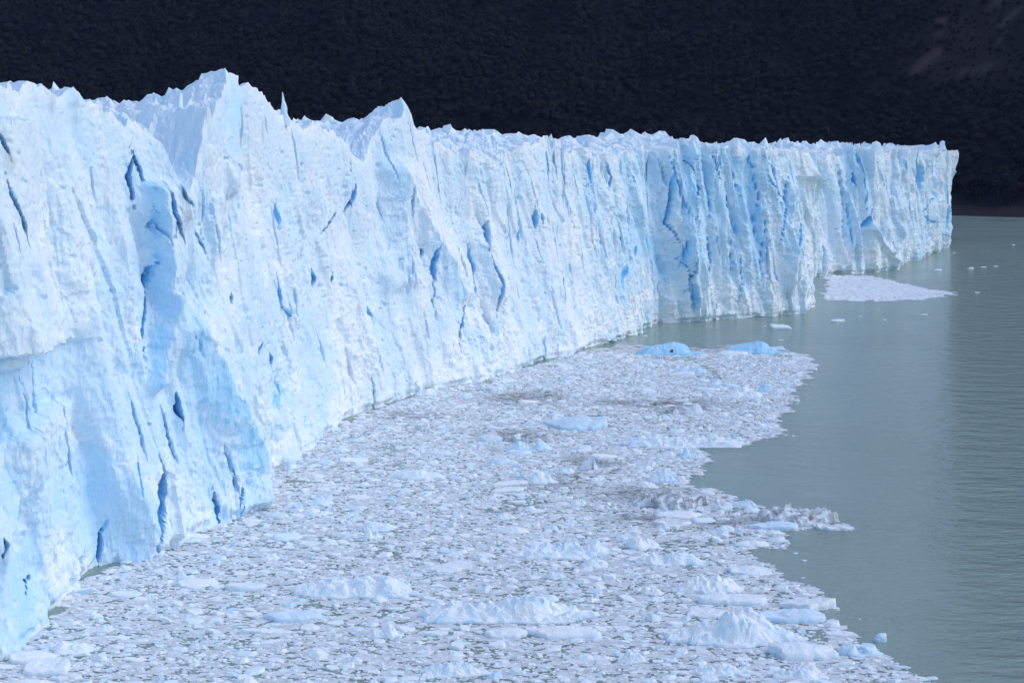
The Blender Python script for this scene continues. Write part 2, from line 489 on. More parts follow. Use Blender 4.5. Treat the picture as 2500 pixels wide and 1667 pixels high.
for (a, b_, amp) in (((1600, 380), (1640, 740), 3.0), ((1706, 380), (1700, 640), 3.2), ((1812, 372), (1810, 640), 3.4), ((1860, 370), (1880, 760), 3.0), ((1945, 470), (1950, 690), 5.0)):
    buttress([a, b_], amp * 0.8, 3.5, 6, 6.0, 0.16, 0.0)
for (a, b_, amp) in (((2080, 420), (2092, 600), 3.0), ((2160, 400), (2165, 560), 3.0), ((2200, 420), (2210, 620), 4.0), ((2292, 420), (2295, 600), 5.0), ((2150, 560), (2200, 640), 4.5)):
    buttress([a, b_], amp * 0.8, 5, 9, 6.0, 0.10, 0.0)
buttress([(110, 848), (100, 985)], -3.2, 60, 9, 0.8, 0.22, 0.15)
buttress([(2004, 430), (2014, 560), (2020, 728)], 3.5, 16, 3, 9.0, 0.0, 0.0)
# -- fissures
CR = [([(318, 385), (312, 430), (314, 470), (322, 490)], 13, 9), ([(323, 370), (333, 400), (342, 445)], 8, 5), 
    ([(25, 450), (45, 490), (65, 540), (72, 570)], 10, 5), ([(5, 320), (20, 350), (35, 380)], 10, 3), ([(425, 470), (430, 520), (445, 565), (450, 580)], 13, 7),
    ([(450, 430), (455, 480), (470, 520), (485, 550)], 10, 6), ([(475, 555), (490, 600), (500, 620)], 7, 4), ([(352, 640), (350, 760), (346, 830), (350, 860)], 11, 5),
    ([(676, 670), (680, 720), (684, 748)], 9, 5), ([(684, 748), (700, 765), (712, 775)], 9, 4), ([(757, 655), (763, 680), (760, 720)], 9, 5), ([(807, 672), (805, 698)], 9, 5), ([(893, 745), (906, 785)], 14, 5),
    ([(780, 570), (805, 540), (818, 505)], 6, 4), ([(838, 515), (855, 485), (868, 450)], 7, 5), ([(1044, 600), (1053, 640), (1060, 690)], 11, 6), ([(1023, 605), (1023, 632)], 5, 4),
    ([(1140, 600), (1150, 660), (1155, 720)], 8, 4), ([(1187, 535), (1182, 620)], 8, 5), ([(1182, 620), (1195, 690), (1210, 770)], 8, 5), ([(1130, 745), (1122, 830), (1125, 870)], 7, 5),
    ([(620, 840), (630, 870)], 9, 5), ([(660, 865), (662, 892)], 9, 5), ([(562, 718), (563, 742)], 9, 4), ([(668, 548), (668, 500)], 8, 3),
    ([(1652, 385), (1655, 470), (1658, 545), (1663, 600)], 6, 6), ([(1688, 380), (1703, 460), (1706, 540)], 4, 5), ([(1745, 372), (1760, 440)], 5, 4), ([(1425, 390), (1440, 450)], 11, 5),
    ([(1865, 380), (1888, 412), (1900, 462)], 6, 4), ([(1880, 430), (1905, 480)], 8, 6), ([(1950, 495), (1955, 560), (1953, 600)], 8, 6), ([(1300, 510), (1303, 562)], 7, 5), ([(1322, 520), (1326, 550)], 8, 4), ([(1262, 560), (1258, 590)], 8, 3),
    ([(1370, 660), (1372, 740)], 5, 3), ([(2090, 420), (2095, 470)], 9, 6), ([(2133, 510), (2128, 560)], 12, 8), ([(2180, 590), (2192, 622)], 9, 5), ([(2245, 395), (2250, 455)], 18, 7),
    ([(430, 960), (437, 1010), (443, 1035)], 10, 7), ([(407, 1150), (398, 1220), (392, 1330)], 26, 9), ([(245, 1285), (242, 1390)], 6, 5), ([(590, 1190), (582, 1232)], 12, 6), ([(565, 1160), (575, 1192)], 8, 5),
    ([(515, 1200), (530, 1250), (540, 1300)], 9, 5), ([(12, 1310), (12, 1362)], 8, 4), ([(75, 1400), (62, 1450)], 6, 4), ([(680, 940), (682, 1000)], 30, 4), ([(1695, 590), (1690, 640)], 6, 5), ([(1515, 640), (1517, 700)], 8, 3), ([(1550, 600), (1548, 630)], 7, 3), ([(1330, 900), (1326, 820)], 5, 2),
    ([(340, 1130), (352, 1200)], 14, 4), ([(1915, 640), (1914, 700)], 6, 3), ([(1700, 690), (1690, 760)], 8, 4)]
for pl, w, dep in CR:
    crack(pl, w, dep)
for a, b_ in (((1620, 400), (1625, 520)), ((1640, 600), (1646, 720)), ((1670, 620), (1673, 740)), ((1725, 385), (1735, 560)), ((1722, 560), (1729, 700)), ((1775, 470), (1790, 700)), ((1830, 390), (1838, 560)),
              ((1850, 560), (1852, 720)), ((1870, 480), (1873, 700)), ((1920, 420), (1926, 600)), ((1985, 520), (1990, 680)), ((1805, 620), (1800, 740)), ((1600, 380), (1608, 470)), ((2050, 400), (2060, 560)), ((2075, 480), (2080, 640)), ((2110, 395), (2120, 520)),
              ((2160, 420), (2166, 500)), ((2215, 400), (2222, 560)), ((2260, 480), (2262, 600)), ((2280, 400), (2286, 560)), ((2310, 390), (2315, 580)), ((2325, 460), (2328, 590)), ((1530, 390), (1545, 470)), ((1480, 395), (1492, 470)), ((1390, 390), (1402, 470)), ((1330, 370), (1338, 450)), ((1230, 400), (1245, 480))):
    crack([a, ((a[0] + b_[0]) / 2 + 2, (a[1] + b_[1]) / 2), b_], 3.6, 3.5)
for s0, dep, wd in notches:                     # crevasses open below the notches of the crest
    j = int(np.searchsorted(S, s0)); zt = H[min(j, NC - 1)] + 1; L = dep * rr.uniform(1.0, 3.2)
    c = colrange(s0 - 12, s0 + 12); zf = ZF[:, c]
    ds = SS[:, c] - s0 + 0.25 * (zf - zt) * rr.uniform(0.2, 1.4) + 0.4 * noise2(zf / 2, zf * 0 + s0, 8)
    t = np.clip((zt - zf) / L, 0, 1)
    C[:, c] = np.maximum(C[:, c], dep * 0.8 * np.clip(1.2 * (1 - np.abs(ds) / (wd * (1.15 - t))), 0, 1) * (1 - t) ** 0.5)
    blue[:, c] += 0.3 * np.clip(1.5 - np.abs(ds) / wd, 0, 1) * (1 - t)
for k in range(240):                            # small random slots
    s0 = rr.uniform(10, S[-1] - 160); j = int(np.searchsorted(S, s0)); z0 = rr.uniform(3, H[j] - 4); ln = rr.uniform(1.5, 7.0) * (2.0 if rr.rand() < 0.12 else 1); w = rr.uniform(0.12, 0.34) * (BY[j] / 420) ** 0.7 / fore[j]
    c = colrange(s0 - 4, s0 + 4); zf = ZF[:, c]; t = (zf - z0) / ln
    ds = SS[:, c] - s0 + rr.uniform(0.1, 0.45) * (zf - z0) + 0.2 * noise2(zf / 1.2, zf * 0 + k, 9)
    pr = np.clip(1.2 * (1 - np.abs(ds) / w), 0, 1) * np.clip(1 - np.abs(t), 0, 1) ** 0.5
    C[:, c] = np.maximum(C[:, c], rr.uniform(0.8, 2.2) * pr); blue[:, c] += 0.1 * pr
for k in range(600):                           # melt pits
    s0 = rr.uniform(10, sx(1500)); j = int(np.searchsorted(S, s0)); z0 = H[j] * (1 - rr.uniform(0.02, 0.9) ** 1.4)
    r = rr.uniform(0.12, 0.4); c = colrange(s0 - 4, s0 + 4); zf = ZF[:, c]
    q = ((SS[:, c] - s0 + 0.3 * (zf - z0)) / (r * 1.4 / fore[j])) ** 2 + ((zf - z0) / (r * 1.6)) ** 2
    C[:, c] = np.maximum(C[:, c], rr.uniform(0.3, 0.8) * np.clip(1 - q, 0, 1))
# freshly broken blue wall, white crushed ice, dirt seams
fresh = sstep(sC - 6, sC + 8, SS) * (1 - sstep(sx(1935) , sx(1990), SS)) * sstep(12, 26, ZF + 8 * noise2(SS / 12, ZF / 12, 81))
blue += 0.20 * fresh
white = np.clip(sstep(0.0, 0.3, fbm2(SH / 22.0, ZF / 13.0, 83, 5, 0.6) + 0.25 - ZF / 45.0), 0, 1)
blue += 0.12 * (1 - sstep(14, 40, ZF)) * (1 - sstep(sB, sB + 25, SS))
blue -= 0.27 * white
blue -= 0.22 * (1 - sstep(0, 3.0, H[None, :] - ZF))
for pl, w in (([(18, 330), (30, 380), (34, 400)], 0.8), ([(455, 480), (458, 530)], 0.8), ([(512, 262), (506, 275)], 0.8), ([(555, 480), (548, 505)], 0.9), ([(640, 300), (642, 345)], 0.5), ([(128, 240), (124, 262)], .7),
              ([(185, 255), (188, 285)], .6), ([(1087, 375), (1085, 390)], 1.2), ([(1195, 350), (1190, 352)], 1.2), ([(1355, 380), (1350, 390)], 1.0), ([(1200, 880), (1230, 870)], 2.2), ([(600, 1300), (612, 1230)], 0.5), ([(1570, 650), (1575, 700)], 1.0), ([(1490, 860), (1200, 930)], 1.5)):
    s, z, y = line_sz(pl); c = colrange(s.min() - 6, s.max() + 6); zf = ZF[:, c]
    ds = np.abs(SS[:, c] - np.interp(zf, z, s) + 0.7 * noise2(zf / 0.8, SS[:, c], 19)) / (w * 2.2)
    win = sstep(z.min() - 1.5, z.min(), zf) * (1 - sstep(z.max(), z.max() + 1.5, zf))
    dirt[:, c] = np.maximum(dirt[:, c], 0.4 * np.clip(1 - ds, 0, 1) * win)
D -= 1.7 * (1 - sstep(0.5, 1.7, ZF)) * np.clip(0.5 + noise2(S / 9, S * 0, 91), 0, 1)[None, :]   # waterline notch
D = 0.12 * (np.roll(D, 1, 1) + np.roll(D, -1, 1)) + 0.76 * D

L = LEAN * np.clip(ZF / 60.0, 0, 1.2) ** 1.3
VX, VY = BX / np.hypot(BX, BY) + 0.45 * EX, BY / np.hypot(BX, BY) + 0.45 * EY
VL = np.hypot(VX, VY); VX, VY = VX / VL, VY / VL
C *= (1 - sstep(0.93, 1.0, T))
XF = BX + QX * D + EX * L + VX * C
YF = BY + QY * D + EY * L + VY * C

# ---- surface behind the crest
NW = 88
W = np.concatenate([[0], np.cumsum(np.geomspace(0.4, 7.0, NW - 1))])
W = W[:, None]
Wn = np.broadcast_to(W, (NW, NC)); S2 = np.broadcast_to(S[None, :], Wn.shape)
fade_end = (1 - sstep(S[-1] - 190, S[-1] - 60, S))[None, :]
rise = np.interp(S, [0, sx(600), sx(1000), sx(1500), sx(2030), S[-1]], [0, 2.5, 10, 6, 1.5, 2])[None, :]
Hs = np.interp((S2 - 0.25 * Wn).ravel(), S, H - HM).reshape(Wn.shape)
plate = HM[None, :] + rise * (1 - np.exp(-Wn / 55.0)) - 0.16 * np.clip(Wn - 150, 0, None)
warp = S2 + 4 * fbm2(S2 / 25, Wn / 25, 101, 3)
g1, gid = tents(warp - 0.25 * Wn, Wn + 6 * noise2(S2 / 15, Wn / 15, 102), 14.0, 18.0, 111, 7.0, 0.8, 0.6, 0.22)
g2, gid2 = tents(warp, Wn + 3 * noise2(S2 / 6, Wn / 6, 103), 5.5, 9.0, 121, 2.8, 0.75, 0.75, 0.5)
rough = np.clip(g1, -4, 7) * 0.75 + np.clip(g2, -3, 3) * 1.25 + 1.1 * fbm2(S2 / 6, Wn / 7, 131, 3) - 3.2
mixw = 1 - np.exp(-Wn / (7.0 + 9.0 * (1 - wr[None, :])))
pb1, _ = blocks(S2 + 3 * noise2(S2 / 7, Wn / 7, 104), Wn + 3 * noise2(S2 / 7, Wn / 7, 105), 16.0, 12.0, 106, 2.0)
pb2, _ = blocks(S2 + noise2(S2 / 3, Wn / 3, 107), Wn + noise2(S2 / 3, Wn / 3, 108), 6.5, 5.0, 109, 2.0)
rough = 0.55 * rough + 4.2 * pb1 + 2.2 * pb2
rough = rough * (1 - 0.8 * (1 - wr[None, :]) * (1 - sstep(12, 34, Wn)))
ZT = plate + Hs * np.exp(-Wn / (8.0 + 9.0 * (1 - wr[None, :]))) + rough * mixw * (0.55 + 0.45 * sstep(10, 50, Wn))
ZT += (1 - wr[None, :]) * sstep(0.5, 3, Wn) * (1.1 * blocks(S2 + noise2(S2 / 3, Wn / 2, 134), Wn, 9.0, 3.2, 135, 1.6)[0] + 0.5 * fbm2(S2 / 3, Wn / 2, 136, 3))
# smooth dome-like crest right behind the edge
ZT -= (1 - wr[None, :]) * 2.0 * sstep(0, 18, Wn)
for wq, dq in ((5.5, .9), (12.5, 1.2), (22, 1.5)):      # clefts across the big fins
    ZT -= (1 - wr[None, :]) * dq * np.clip(1 - np.abs(Wn - wq - 0.10 * (ZT - HM[None, :]) - 0.5 * noise2(S2 / 6, Wn * 0 + wq, 133)) / (0.35 + 0.02 * wq), 0, 1)
Drim = D[-1][None, :]
Wx = Wn * fade_end
XT = BX + QX * Drim * np.exp(-Wn / 5.0) + EX * (LEAN * np.clip(H / 60.0, 0, 1.2) ** 1.3 + Wx)
YT = BY + QY * Drim * np.exp(-Wn / 5.0) + EY * (LEAN * np.clip(H / 60.0, 0, 1.2) ** 1.3 + Wx)
ZT[0] = ZF[-1]
blueT = 0.16 + 0.12 * fbm2(S2 / 10, Wn / 10, 141, 3) + 0.25 * (gid2 - 0.5) + 0.20 * np.exp(-Wn / 20) * (1 - wr[None, :])
dirtT = 0.35 * sstep(0.25, 0.6, fbm2(S2 / 16, Wn / 9, 151, 4)) * sstep(25, 60, Wn)
X = np.concatenate([XF, XT[1:]]); Y = np.concatenate([YF, YT[1:]]); Z = np.concatenate([ZF, ZT[1:]])
BL = np.clip(np.concatenate([blue, blueT[1:]]), 0, 1); DI = np.concatenate([dirt, dirtT[1:]])
P = np.stack([X, Y, Z], -1)
def normals(P):
    a = np.gradient(P, axis=1); b = np.gradient(P, axis=0)
    n = np.cross(a, b); return n / (np.linalg.norm(n, axis=-1, keepdims=True) + 1e-9)
nrm = normals(P)
crush = np.concatenate([white, np.zeros_like(ZT[1:])])
r3 = (0.12 + 0.50 * crush) * noise3(X / 1.3, Y / 2.8, Z / 1.8, 161) + (0.18 + 0.22 * crush) * noise3(X / 0.5, Y / 1.3, Z / 0.7, 162)
scl = np.ones((P.shape[0], 1)); scl[:2] = 0.2
P = P + nrm * (r3 * scl)[..., None]
if nrm[100, 500, 0] < 0:
    flip = True
else:
    flip = False

glacier = bpy.data.objects.new('glacier', None)
sc.collection.objects.link(glacier)
gl0 = Vector((float(BX[NC // 2]), float(BY[NC // 2]), 0))
glacier.location = gl0
tag(glacier, 'towering pale blue glacier with a fissured ice cliff ending in the lake', 'glacier')
def grid_obj(name, r0, r1):
    Q = P[r0:r1].copy(); Q -= np.array(gl0)
    f = grid_faces(r1 - r0, NC)
    if flip: f = f[:, ::-1]
    me = mesh_from(name, Q.reshape(-1, 3), f, {'blue': BL[r0:r1], 'dirt': DI[r0:r1]}, smooth=False)
    return add(name, me, M_GLACIER, glacier)
grid_obj('ice_cliff', 0, NR)
grid_obj('ice_plateau', NR - 1, P.shape[0])

def crest_point(px, py_hint=300, w=0.0):
    s = on_face(px, py_hint, LEAN)[0]
    j = min(int(np.searchsorted(S, s)), NC - 1); k = NR - 1 + int(np.searchsorted(W[:, 0], w))
    return P[k, j]


# ------------------------------------------------------------------ separate seracs standing on the crest and in the front
def serac(name, foot, height, wx_, wy_, seed, lean=(0, 0), taper=0.35, blue_v=0.25, rot=0.0, nr=16, nt=14, power=1.0):
    th = np.linspace(0, 2 * math.pi, nt, endpoint=False)
    t = np.linspace(0, 1, nr)
    R0 = 1 + 0.22 * noise2(np.cos(th) * 1.3 + seed, np.sin(th) * 1.3, seed)
    k = 1 - (1 - taper) * t ** power
    k[-1] *= 0.35
    x = wx_ * np.cos(th)[None] * R0[None] * k[:, None]; y = wy_ * np.sin(th)[None] * R0[None] * k[:, None]
    z = np.broadcast_to((t * height)[:, None], x.shape) + 0.0
    j = 0.16 * min(wx_, wy_) * 2
    x = x + j * noise3(np.cos(th)[None] * 1.5 + 0 * z, np.sin(th)[None] * 1.5 + 0 * z, z / 1.6, seed + 1) + lean[0] * (t ** 1.5)[:, None]
    y = y + j * noise3(np.cos(th)[None] * 1.5 + 0 * z, np.sin(th)[None] * 1.5 + 0 * z, z / 1.6, seed + 2) + lean[1] * (t ** 1.5)[:, None]
    z = z + 0.12 * height * noise2(np.cos(th)[None] + 0 * z, np.sin(th)[None] + t[:, None] * 2, seed + 3) * t[:, None]
    c, s_ = math.cos(rot), math.sin(rot)
    V = np.stack([x * c - y * s_, x * s_ + y * c, z], -1).reshape(-1, 3)
    i = np.arange(nr - 1)[:, None] * nt; jn = np.arange(nt)[None]
    f = np.stack([i + jn, i + (jn + 1) % nt, i + nt + (jn + 1) % nt, i + nt + jn], -1).reshape(-1, 4)
    top = len(V); V = np.vstack([V, V[-nt:].mean(0) + [0, 0, 0.03 * height]])
    ft = np.stack([top - nt + np.arange(nt), top - nt + (np.arange(nt) + 1) % nt, np.full(nt, top)], -1)
    me = mesh_from(name, V, [f, ft], {'blue': np.clip(blue_v + 0.12 * noise2(V[:, 0], V[:, 2] / 2, seed), 0, 1), 'dirt': np.zeros(len(V))}, smooth=False)
    o = add(name, me, M_GLACIER, glacier)
    o.location = Vector([float(v) for v in foot]) - gl0
    return o

for px, py, hpx, wpx, depth, taper, lean, bl, sd_, w_, pw in (
        (704, 296, 44, 30, 2.4, 0.08, (-0.2, 0), 0.30, 501, 0.0, 1.0),
        (2152, 366, 30, 34, 5.0, 0.45, (-1.5, 0), 0.22, 502, 3.0, 2.2),
        (2302, 366, 28, 20, 3.5, 0.55, (-0.6, 0), 0.25, 503, 1.5, 2.0),
        (2334, 380, 36, 22, 4.0, 0.40, (0.8, 0), 0.25, 504, 1.0, 1.6),
        (526, 222, 40, 30, 3.0, 0.3, (0.4, 0), 0.28, 505, 6.0, 1.3),
        (900, 300, 28, 40, 2.5, 0.25, (1.2, 0), 0.30, 506, 7.0, 1.2),
        (1812, 366, 24, 34, 5.0, 0.5, (-0.5, 0), 0.12, 507, 2.0, 1.8),
        (1268, 330, 26, 30, 4.0, 0.4, (0, 0), 0.15, 508, 14.0, 1.6)):
    p = crest_point(px, py, w_)
    q = float(p[1]) / F
    serac('serac', (p[0], p[1], p[2] - 2.0), hpx * q + 2.5, wpx * q * 0.5, depth * 0.5, sd_, lean, taper, bl, 0.3, power=pw)

# ------------------------------------------------------------------ far shore: hillside, forest, dead trees
def y_shore(x):
    return 1660 - 1.3 * np.log1p(np.exp(np.clip((x - 400) / 20, -50, 50))) * 20 - 0.15 * np.clip(x - 400, None, 0)

def hill_z(x, y):
    d = (y - y_shore(x)) * 0.8 + 6 * noise2(x / 40, y / 40, 201)
    z = np.where(d < 34, 0.30 * d, 10.2 + 0.56 * (d - 34))
    g = fbm2(x / 260, y / 420, 202, 4) * 26 + fbm2(x / 60 + 0.3 * noise2(x / 90, y / 90, 5), y / 160, 203, 3) * 7
    z = z + g * sstep(20, 160, d)
    z = np.where(z > 520, 520 + (z - 520) * 0.75, z)
    return z

xs = np.concatenate([np.linspace(-2600, -800, 40), np.linspace(-793, 900, 190), np.linspace(930, 2600, 40)])
ys = np.concatenate([np.linspace(1080, 1560, 40), np.linspace(1566, 2360, 110), np.linspace(2390, 4200, 50)])
hx, hy = np.meshgrid(xs, ys)
hz = hill_z(hx, hy)
ppx, ppy = project(hx, hy, hz)
def blob(px, py, x0, y0, x1, y1, w):
    dx, dy = x1 - x0, y1 - y0; l2 = dx * dx + dy * dy
    t = np.clip(((px - x0) * dx + (py - y0) * dy) / l2, 0, 1)
    return np.clip(1 - np.hypot(px - x0 - t * dx, py - y0 - t * dy) / w, 0, 1)
SLIDES = [(2290, 128, 2230, 178, 15), (2262, 140, 2250, 146, 10), (2345, 178, 2420, 165, 12), (2280, 82, 2290, 80, 9), (2300, 50, 2306, 52, 8), (2430, 8, 2440, 4, 16), (2490, 20, 2440, 66, 9), (2450, 98, 2440, 100, 7), (2405, 195, 2412, 198, 8)]
def bare_mask(px, py, x, y):
    m = 0
    for a in SLIDES:
        m = np.maximum(m, blob(px, py, *a))
    return np.clip(m * (1.3 + 1.2 * noise2(x / 7, y / 7, 204)), 0, 1)
slide_zone = sstep(0, 260, ppx - 2080 + 0.8 * (ppy - 120) + 60 * noise2(hx / 40, hy / 40, 209)) * (1 - sstep(150, 280, ppy)) * (ppx > 0)
bare = bare_mask(ppx, ppy, hx, hy)
me = mesh_from('hillside', np.stack([hx, hy, hz], -1).reshape(-1, 3), grid_faces(len(ys), len(xs)), {'bare': bare, 'scrub': slide_zone}, smooth=True)
m, nt, b = new_mat('forest_floor')
geo = N(nt, 'ShaderNodeNewGeometry')
n1 = noise_node(nt, geo.outputs['Position'], 0.05, 6, 0.65); n2 = noise_node(nt, geo.outputs['Position'], 0.35, 4, 0.6)
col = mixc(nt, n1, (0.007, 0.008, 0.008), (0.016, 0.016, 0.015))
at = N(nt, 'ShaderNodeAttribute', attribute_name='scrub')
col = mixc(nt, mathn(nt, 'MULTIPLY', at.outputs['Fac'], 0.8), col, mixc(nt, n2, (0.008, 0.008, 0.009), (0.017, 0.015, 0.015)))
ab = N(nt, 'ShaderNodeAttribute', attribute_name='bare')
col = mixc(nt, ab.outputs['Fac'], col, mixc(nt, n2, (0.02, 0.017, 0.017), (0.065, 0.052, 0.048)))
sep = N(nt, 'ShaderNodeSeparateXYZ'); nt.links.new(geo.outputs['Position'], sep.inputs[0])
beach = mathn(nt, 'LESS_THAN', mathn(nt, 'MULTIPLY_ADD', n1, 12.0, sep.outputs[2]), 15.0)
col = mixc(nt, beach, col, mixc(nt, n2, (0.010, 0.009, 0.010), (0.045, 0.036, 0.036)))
nt.links.new(col, b.inputs['Base Color']); b.inputs['Roughness'].default_value = 0.95; b.inputs['Specular IOR Level'].default_value = 0.1
bp = N(nt, 'ShaderNodeBump'); bp.inputs['Strength'].default_value = 0.8; bp.inputs['Distance'].default_value = 1.5
nt.links.new(n2, bp.inputs['Height']); nt.links.new(bp.outputs[0], b.inputs['Normal'])
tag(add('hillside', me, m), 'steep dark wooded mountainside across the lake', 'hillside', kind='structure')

def leaf_material():
    m, nt, b = new_mat('beech_foliage')
    at = N(nt, 'ShaderNodeAttribute', attribute_name='tone')
    cr = N(nt, 'ShaderNodeValToRGB'); nt.links.new(at.outputs['Fac'], cr.inputs[0])
    e = cr.color_ramp.elements
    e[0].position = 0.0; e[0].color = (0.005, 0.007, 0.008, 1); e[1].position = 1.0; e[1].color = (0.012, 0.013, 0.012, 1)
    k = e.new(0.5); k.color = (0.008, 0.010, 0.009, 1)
    nt.links.new(cr.outputs[0], b.inputs['Base Color']); b.inputs['Roughness'].default_value = 0.9; b.inputs['Specular IOR Level'].default_value = 0.1
    return m
M_LEAF = leaf_material()
m, nt, b = new_mat('dead_wood'); b.inputs['Base Color'].default_value = (0.20, 0.17, 0.16, 1); b.inputs['Roughness'].default_value = 0.9
n_ = noise_node(nt, N(nt, 'ShaderNodeNewGeometry').outputs['Position'], 1.5, 3); nt.links.new(mixc(nt, n_, (0.05, 0.045, 0.045), (0.12, 0.11, 0.11)), b.inputs['Base Color'])
M_DEAD = m
m, nt, b = new_mat('bark'); n_ = noise_node(nt, N(nt, 'ShaderNodeNewGeometry').outputs['Position'], 2.0, 3)
nt.links.new(mixc(nt, n_, (0.03, 0.025, 0.022), (0.08, 0.065, 0.055)), b.inputs['Base Color']); b.inputs['Roughness'].default_value = 0.9
M_BARK = m

RT = np.random.RandomState(77)
def crown_template(rs_, ncl):
    """lumpy crown shell with loose leaf sprays breaking its outline; unit height"""
    seed = int(rs_.randint(9999)); V = []; Fc = []
    nt_, nr_ = 7, 4
    for i in range(nr_):
        ph = -0.45 + 1.85 * i / (nr_ - 1) if i < nr_ - 1 else 1.35
        for k in range(nt_):
            a = 2 * math.pi * (k + 0.5 * (i % 2)) / nt_
            d = np.array([math.cos(a) * math.cos(ph), math.sin(a) * math.cos(ph), math.sin(ph)])
            r = 1 + 0.55 * float(noise3(np.array(d[0] * 1.7 + 9), np.array(d[1] * 1.7), np.array(d[2] * 1.7), seed)) + rs_.uniform(-0.12, 0.12)
            V.append(d * r * np.array([0.38, 0.38, 0.44]) + np.array([0, 0, 0.55]))
    for i in range(nr_ - 1):
        for k in range(nt_):
            Fc.append((i * nt_ + k, i * nt_ + (k + 1) % nt_, (i + 1) * nt_ + (k + 1) % nt_, (i + 1) * nt_ + k))
    for k in range(ncl):
        d = rs_.normal(size=3); d[2] = abs(d[2]); d /= np.linalg.norm(d)
        c = d * rs_.uniform(0.8, 1.15) * np.array([0.38, 0.38, 0.44]) + np.array([0, 0, 0.55])
        nr2 = d + rs_.normal(size=3) * 0.3; nr2 /= np.linalg.norm(nr2)
        a = np.cross(nr2, [0.3, 0.2, 1.0]); a /= np.linalg.norm(a); b2 = np.cross(nr2, a); s0 = rs_.uniform(0.10, 0.18); i0 = len(V)
        for ang in (0.2, 1.6, 3.0, 4.6):
            rad = s0 * rs_.uniform(0.6, 1.25); an = ang + rs_.uniform(-0.4, 0.4)
            V.append(c + a * math.cos(an) * rad + b2 * math.sin(an) * rad)
        Fc.append((i0, i0 + 1, i0 + 2, i0 + 3))
    return np.array(V), np.array(Fc)
TEMPL = [crown_template(RT, 4) for _ in range(10)]
sp_ = 7.7
gxx, gyy = np.meshgrid(np.arange(-820, 900, sp_), np.arange(1300, 2420, sp_))
gxx = gxx + RT.uniform(-0.5, 0.5, gxx.shape) * sp_ * 0.95; gyy = gyy + RT.uniform(-0.5, 0.5, gyy.shape) * sp_ * 0.95
gxx = gxx.ravel(); gyy = gyy.ravel(); gzz = hill_z(gxx, gyy)
qx, qy = project(gxx, gyy, gzz)
keep = (gzz > 11) & (qx > -260) & (qx < 2760) & (qy > -130) & ((qy < 430) | (qx > 2200))
zone = sstep(0, 260, qx - 2080 + 0.8 * (qy - 120) + 60 * noise2(gxx / 40, gyy / 40, 209)) * (1 - sstep(150, 280, qy))
keep &= (bare_mask(qx, qy, gxx, gyy) < 0.2) & (RT.rand(len(gxx)) > 0.35 * zone) & (RT.rand(len(gxx)) > 0.06)
gxx, gyy, gzz, zone = gxx[keep], gyy[keep], gzz[keep], zone[keep]
nT = len(gxx)
hgt = RT.uniform(6, 13, nT) * (1 - 0.55 * zone) * (1 + 0.25 * noise2(gxx / 60, gyy / 60, 208))
tone = np.clip(0.42 + 0.6 * noise2(gxx / 70, gyy / 45, 206) + RT.normal(0, 0.2, nT), 0, 1)
# the trees at the foot of the slope, beside the beach, are single trees; the rest reads as one mass
qx, qy = project(gxx, gyy, gzz)
dist_sh = gyy - y_shore(gxx)
cand = np.where((qx > 2345) & (qx < 2510) & (qy > 440))[0]
single = cand[np.argsort(-qy[cand])][:36]
is_single = np.zeros(nT, bool); is_single[single] = True
Vs, Fs, Ts = [], [], []
off = 0
wsc = RT.uniform(0.85, 1.25, nT); rot = RT.uniform(0, 6.28, nT); which = RT.randint(0, len(TEMPL), nT)
for k in range(len(TEMPL)):
    idx = np.where((which == k) & ~is_single)[0]
    V, Fc = TEMPL[k]
    c, s_ = np.cos(rot[idx]), np.sin(rot[idx]); hw = (hgt[idx] * wsc[idx])
    vx = (V[None, :, 0] * c[:, None] - V[None, :, 1] * s_[:, None]) * hw[:, None] + gxx[idx][:, None]
    vy = (V[None, :, 0] * s_[:, None] + V[None, :, 1] * c[:, None]) * hw[:, None] + gyy[idx][:, None]
    vz = V[None, :, 2] * hgt[idx][:, None] + gzz[idx][:, None] - 1.0
    Vs.append(np.stack([vx, vy, vz], -1).reshape(-1, 3))
    Fs.append((Fc[None] + (off + np.arange(len(idx)) * len(V))[:, None, None]).reshape(-1, 4)); off += len(idx) * len(V)
    Ts.append((tone[idx][:, None] + np.zeros(len(V))[None]).ravel())
me = mesh_from('forest', np.vstack(Vs), np.vstack(Fs), {'tone': np.concatenate(Ts)})
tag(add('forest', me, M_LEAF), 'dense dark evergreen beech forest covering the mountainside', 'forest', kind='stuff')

def tube(pts_, rad, n=5):
    V, Fc = [], []
    for i, (p, r) in enumerate(zip(pts_, rad)):
        for k in range(n):
            a = 2 * math.pi * k / n
            V.append((p[0] + r * math.cos(a), p[1] + r * math.sin(a), p[2]))
    for i in range(len(pts_) - 1):
        for k in range(n):
            Fc.append((i * n + k, i * n + (k + 1) % n, (i + 1) * n + (k + 1) % n, (i + 1) * n + k))
    return np.array(V, float), np.array(Fc)
def merge(parts):
    V, Fc, o = [], [], 0
    for v, f in parts:
        V.append(v); Fc.append(f + o); o += len(v)
    return np.vstack(V), np.vstack(Fc)

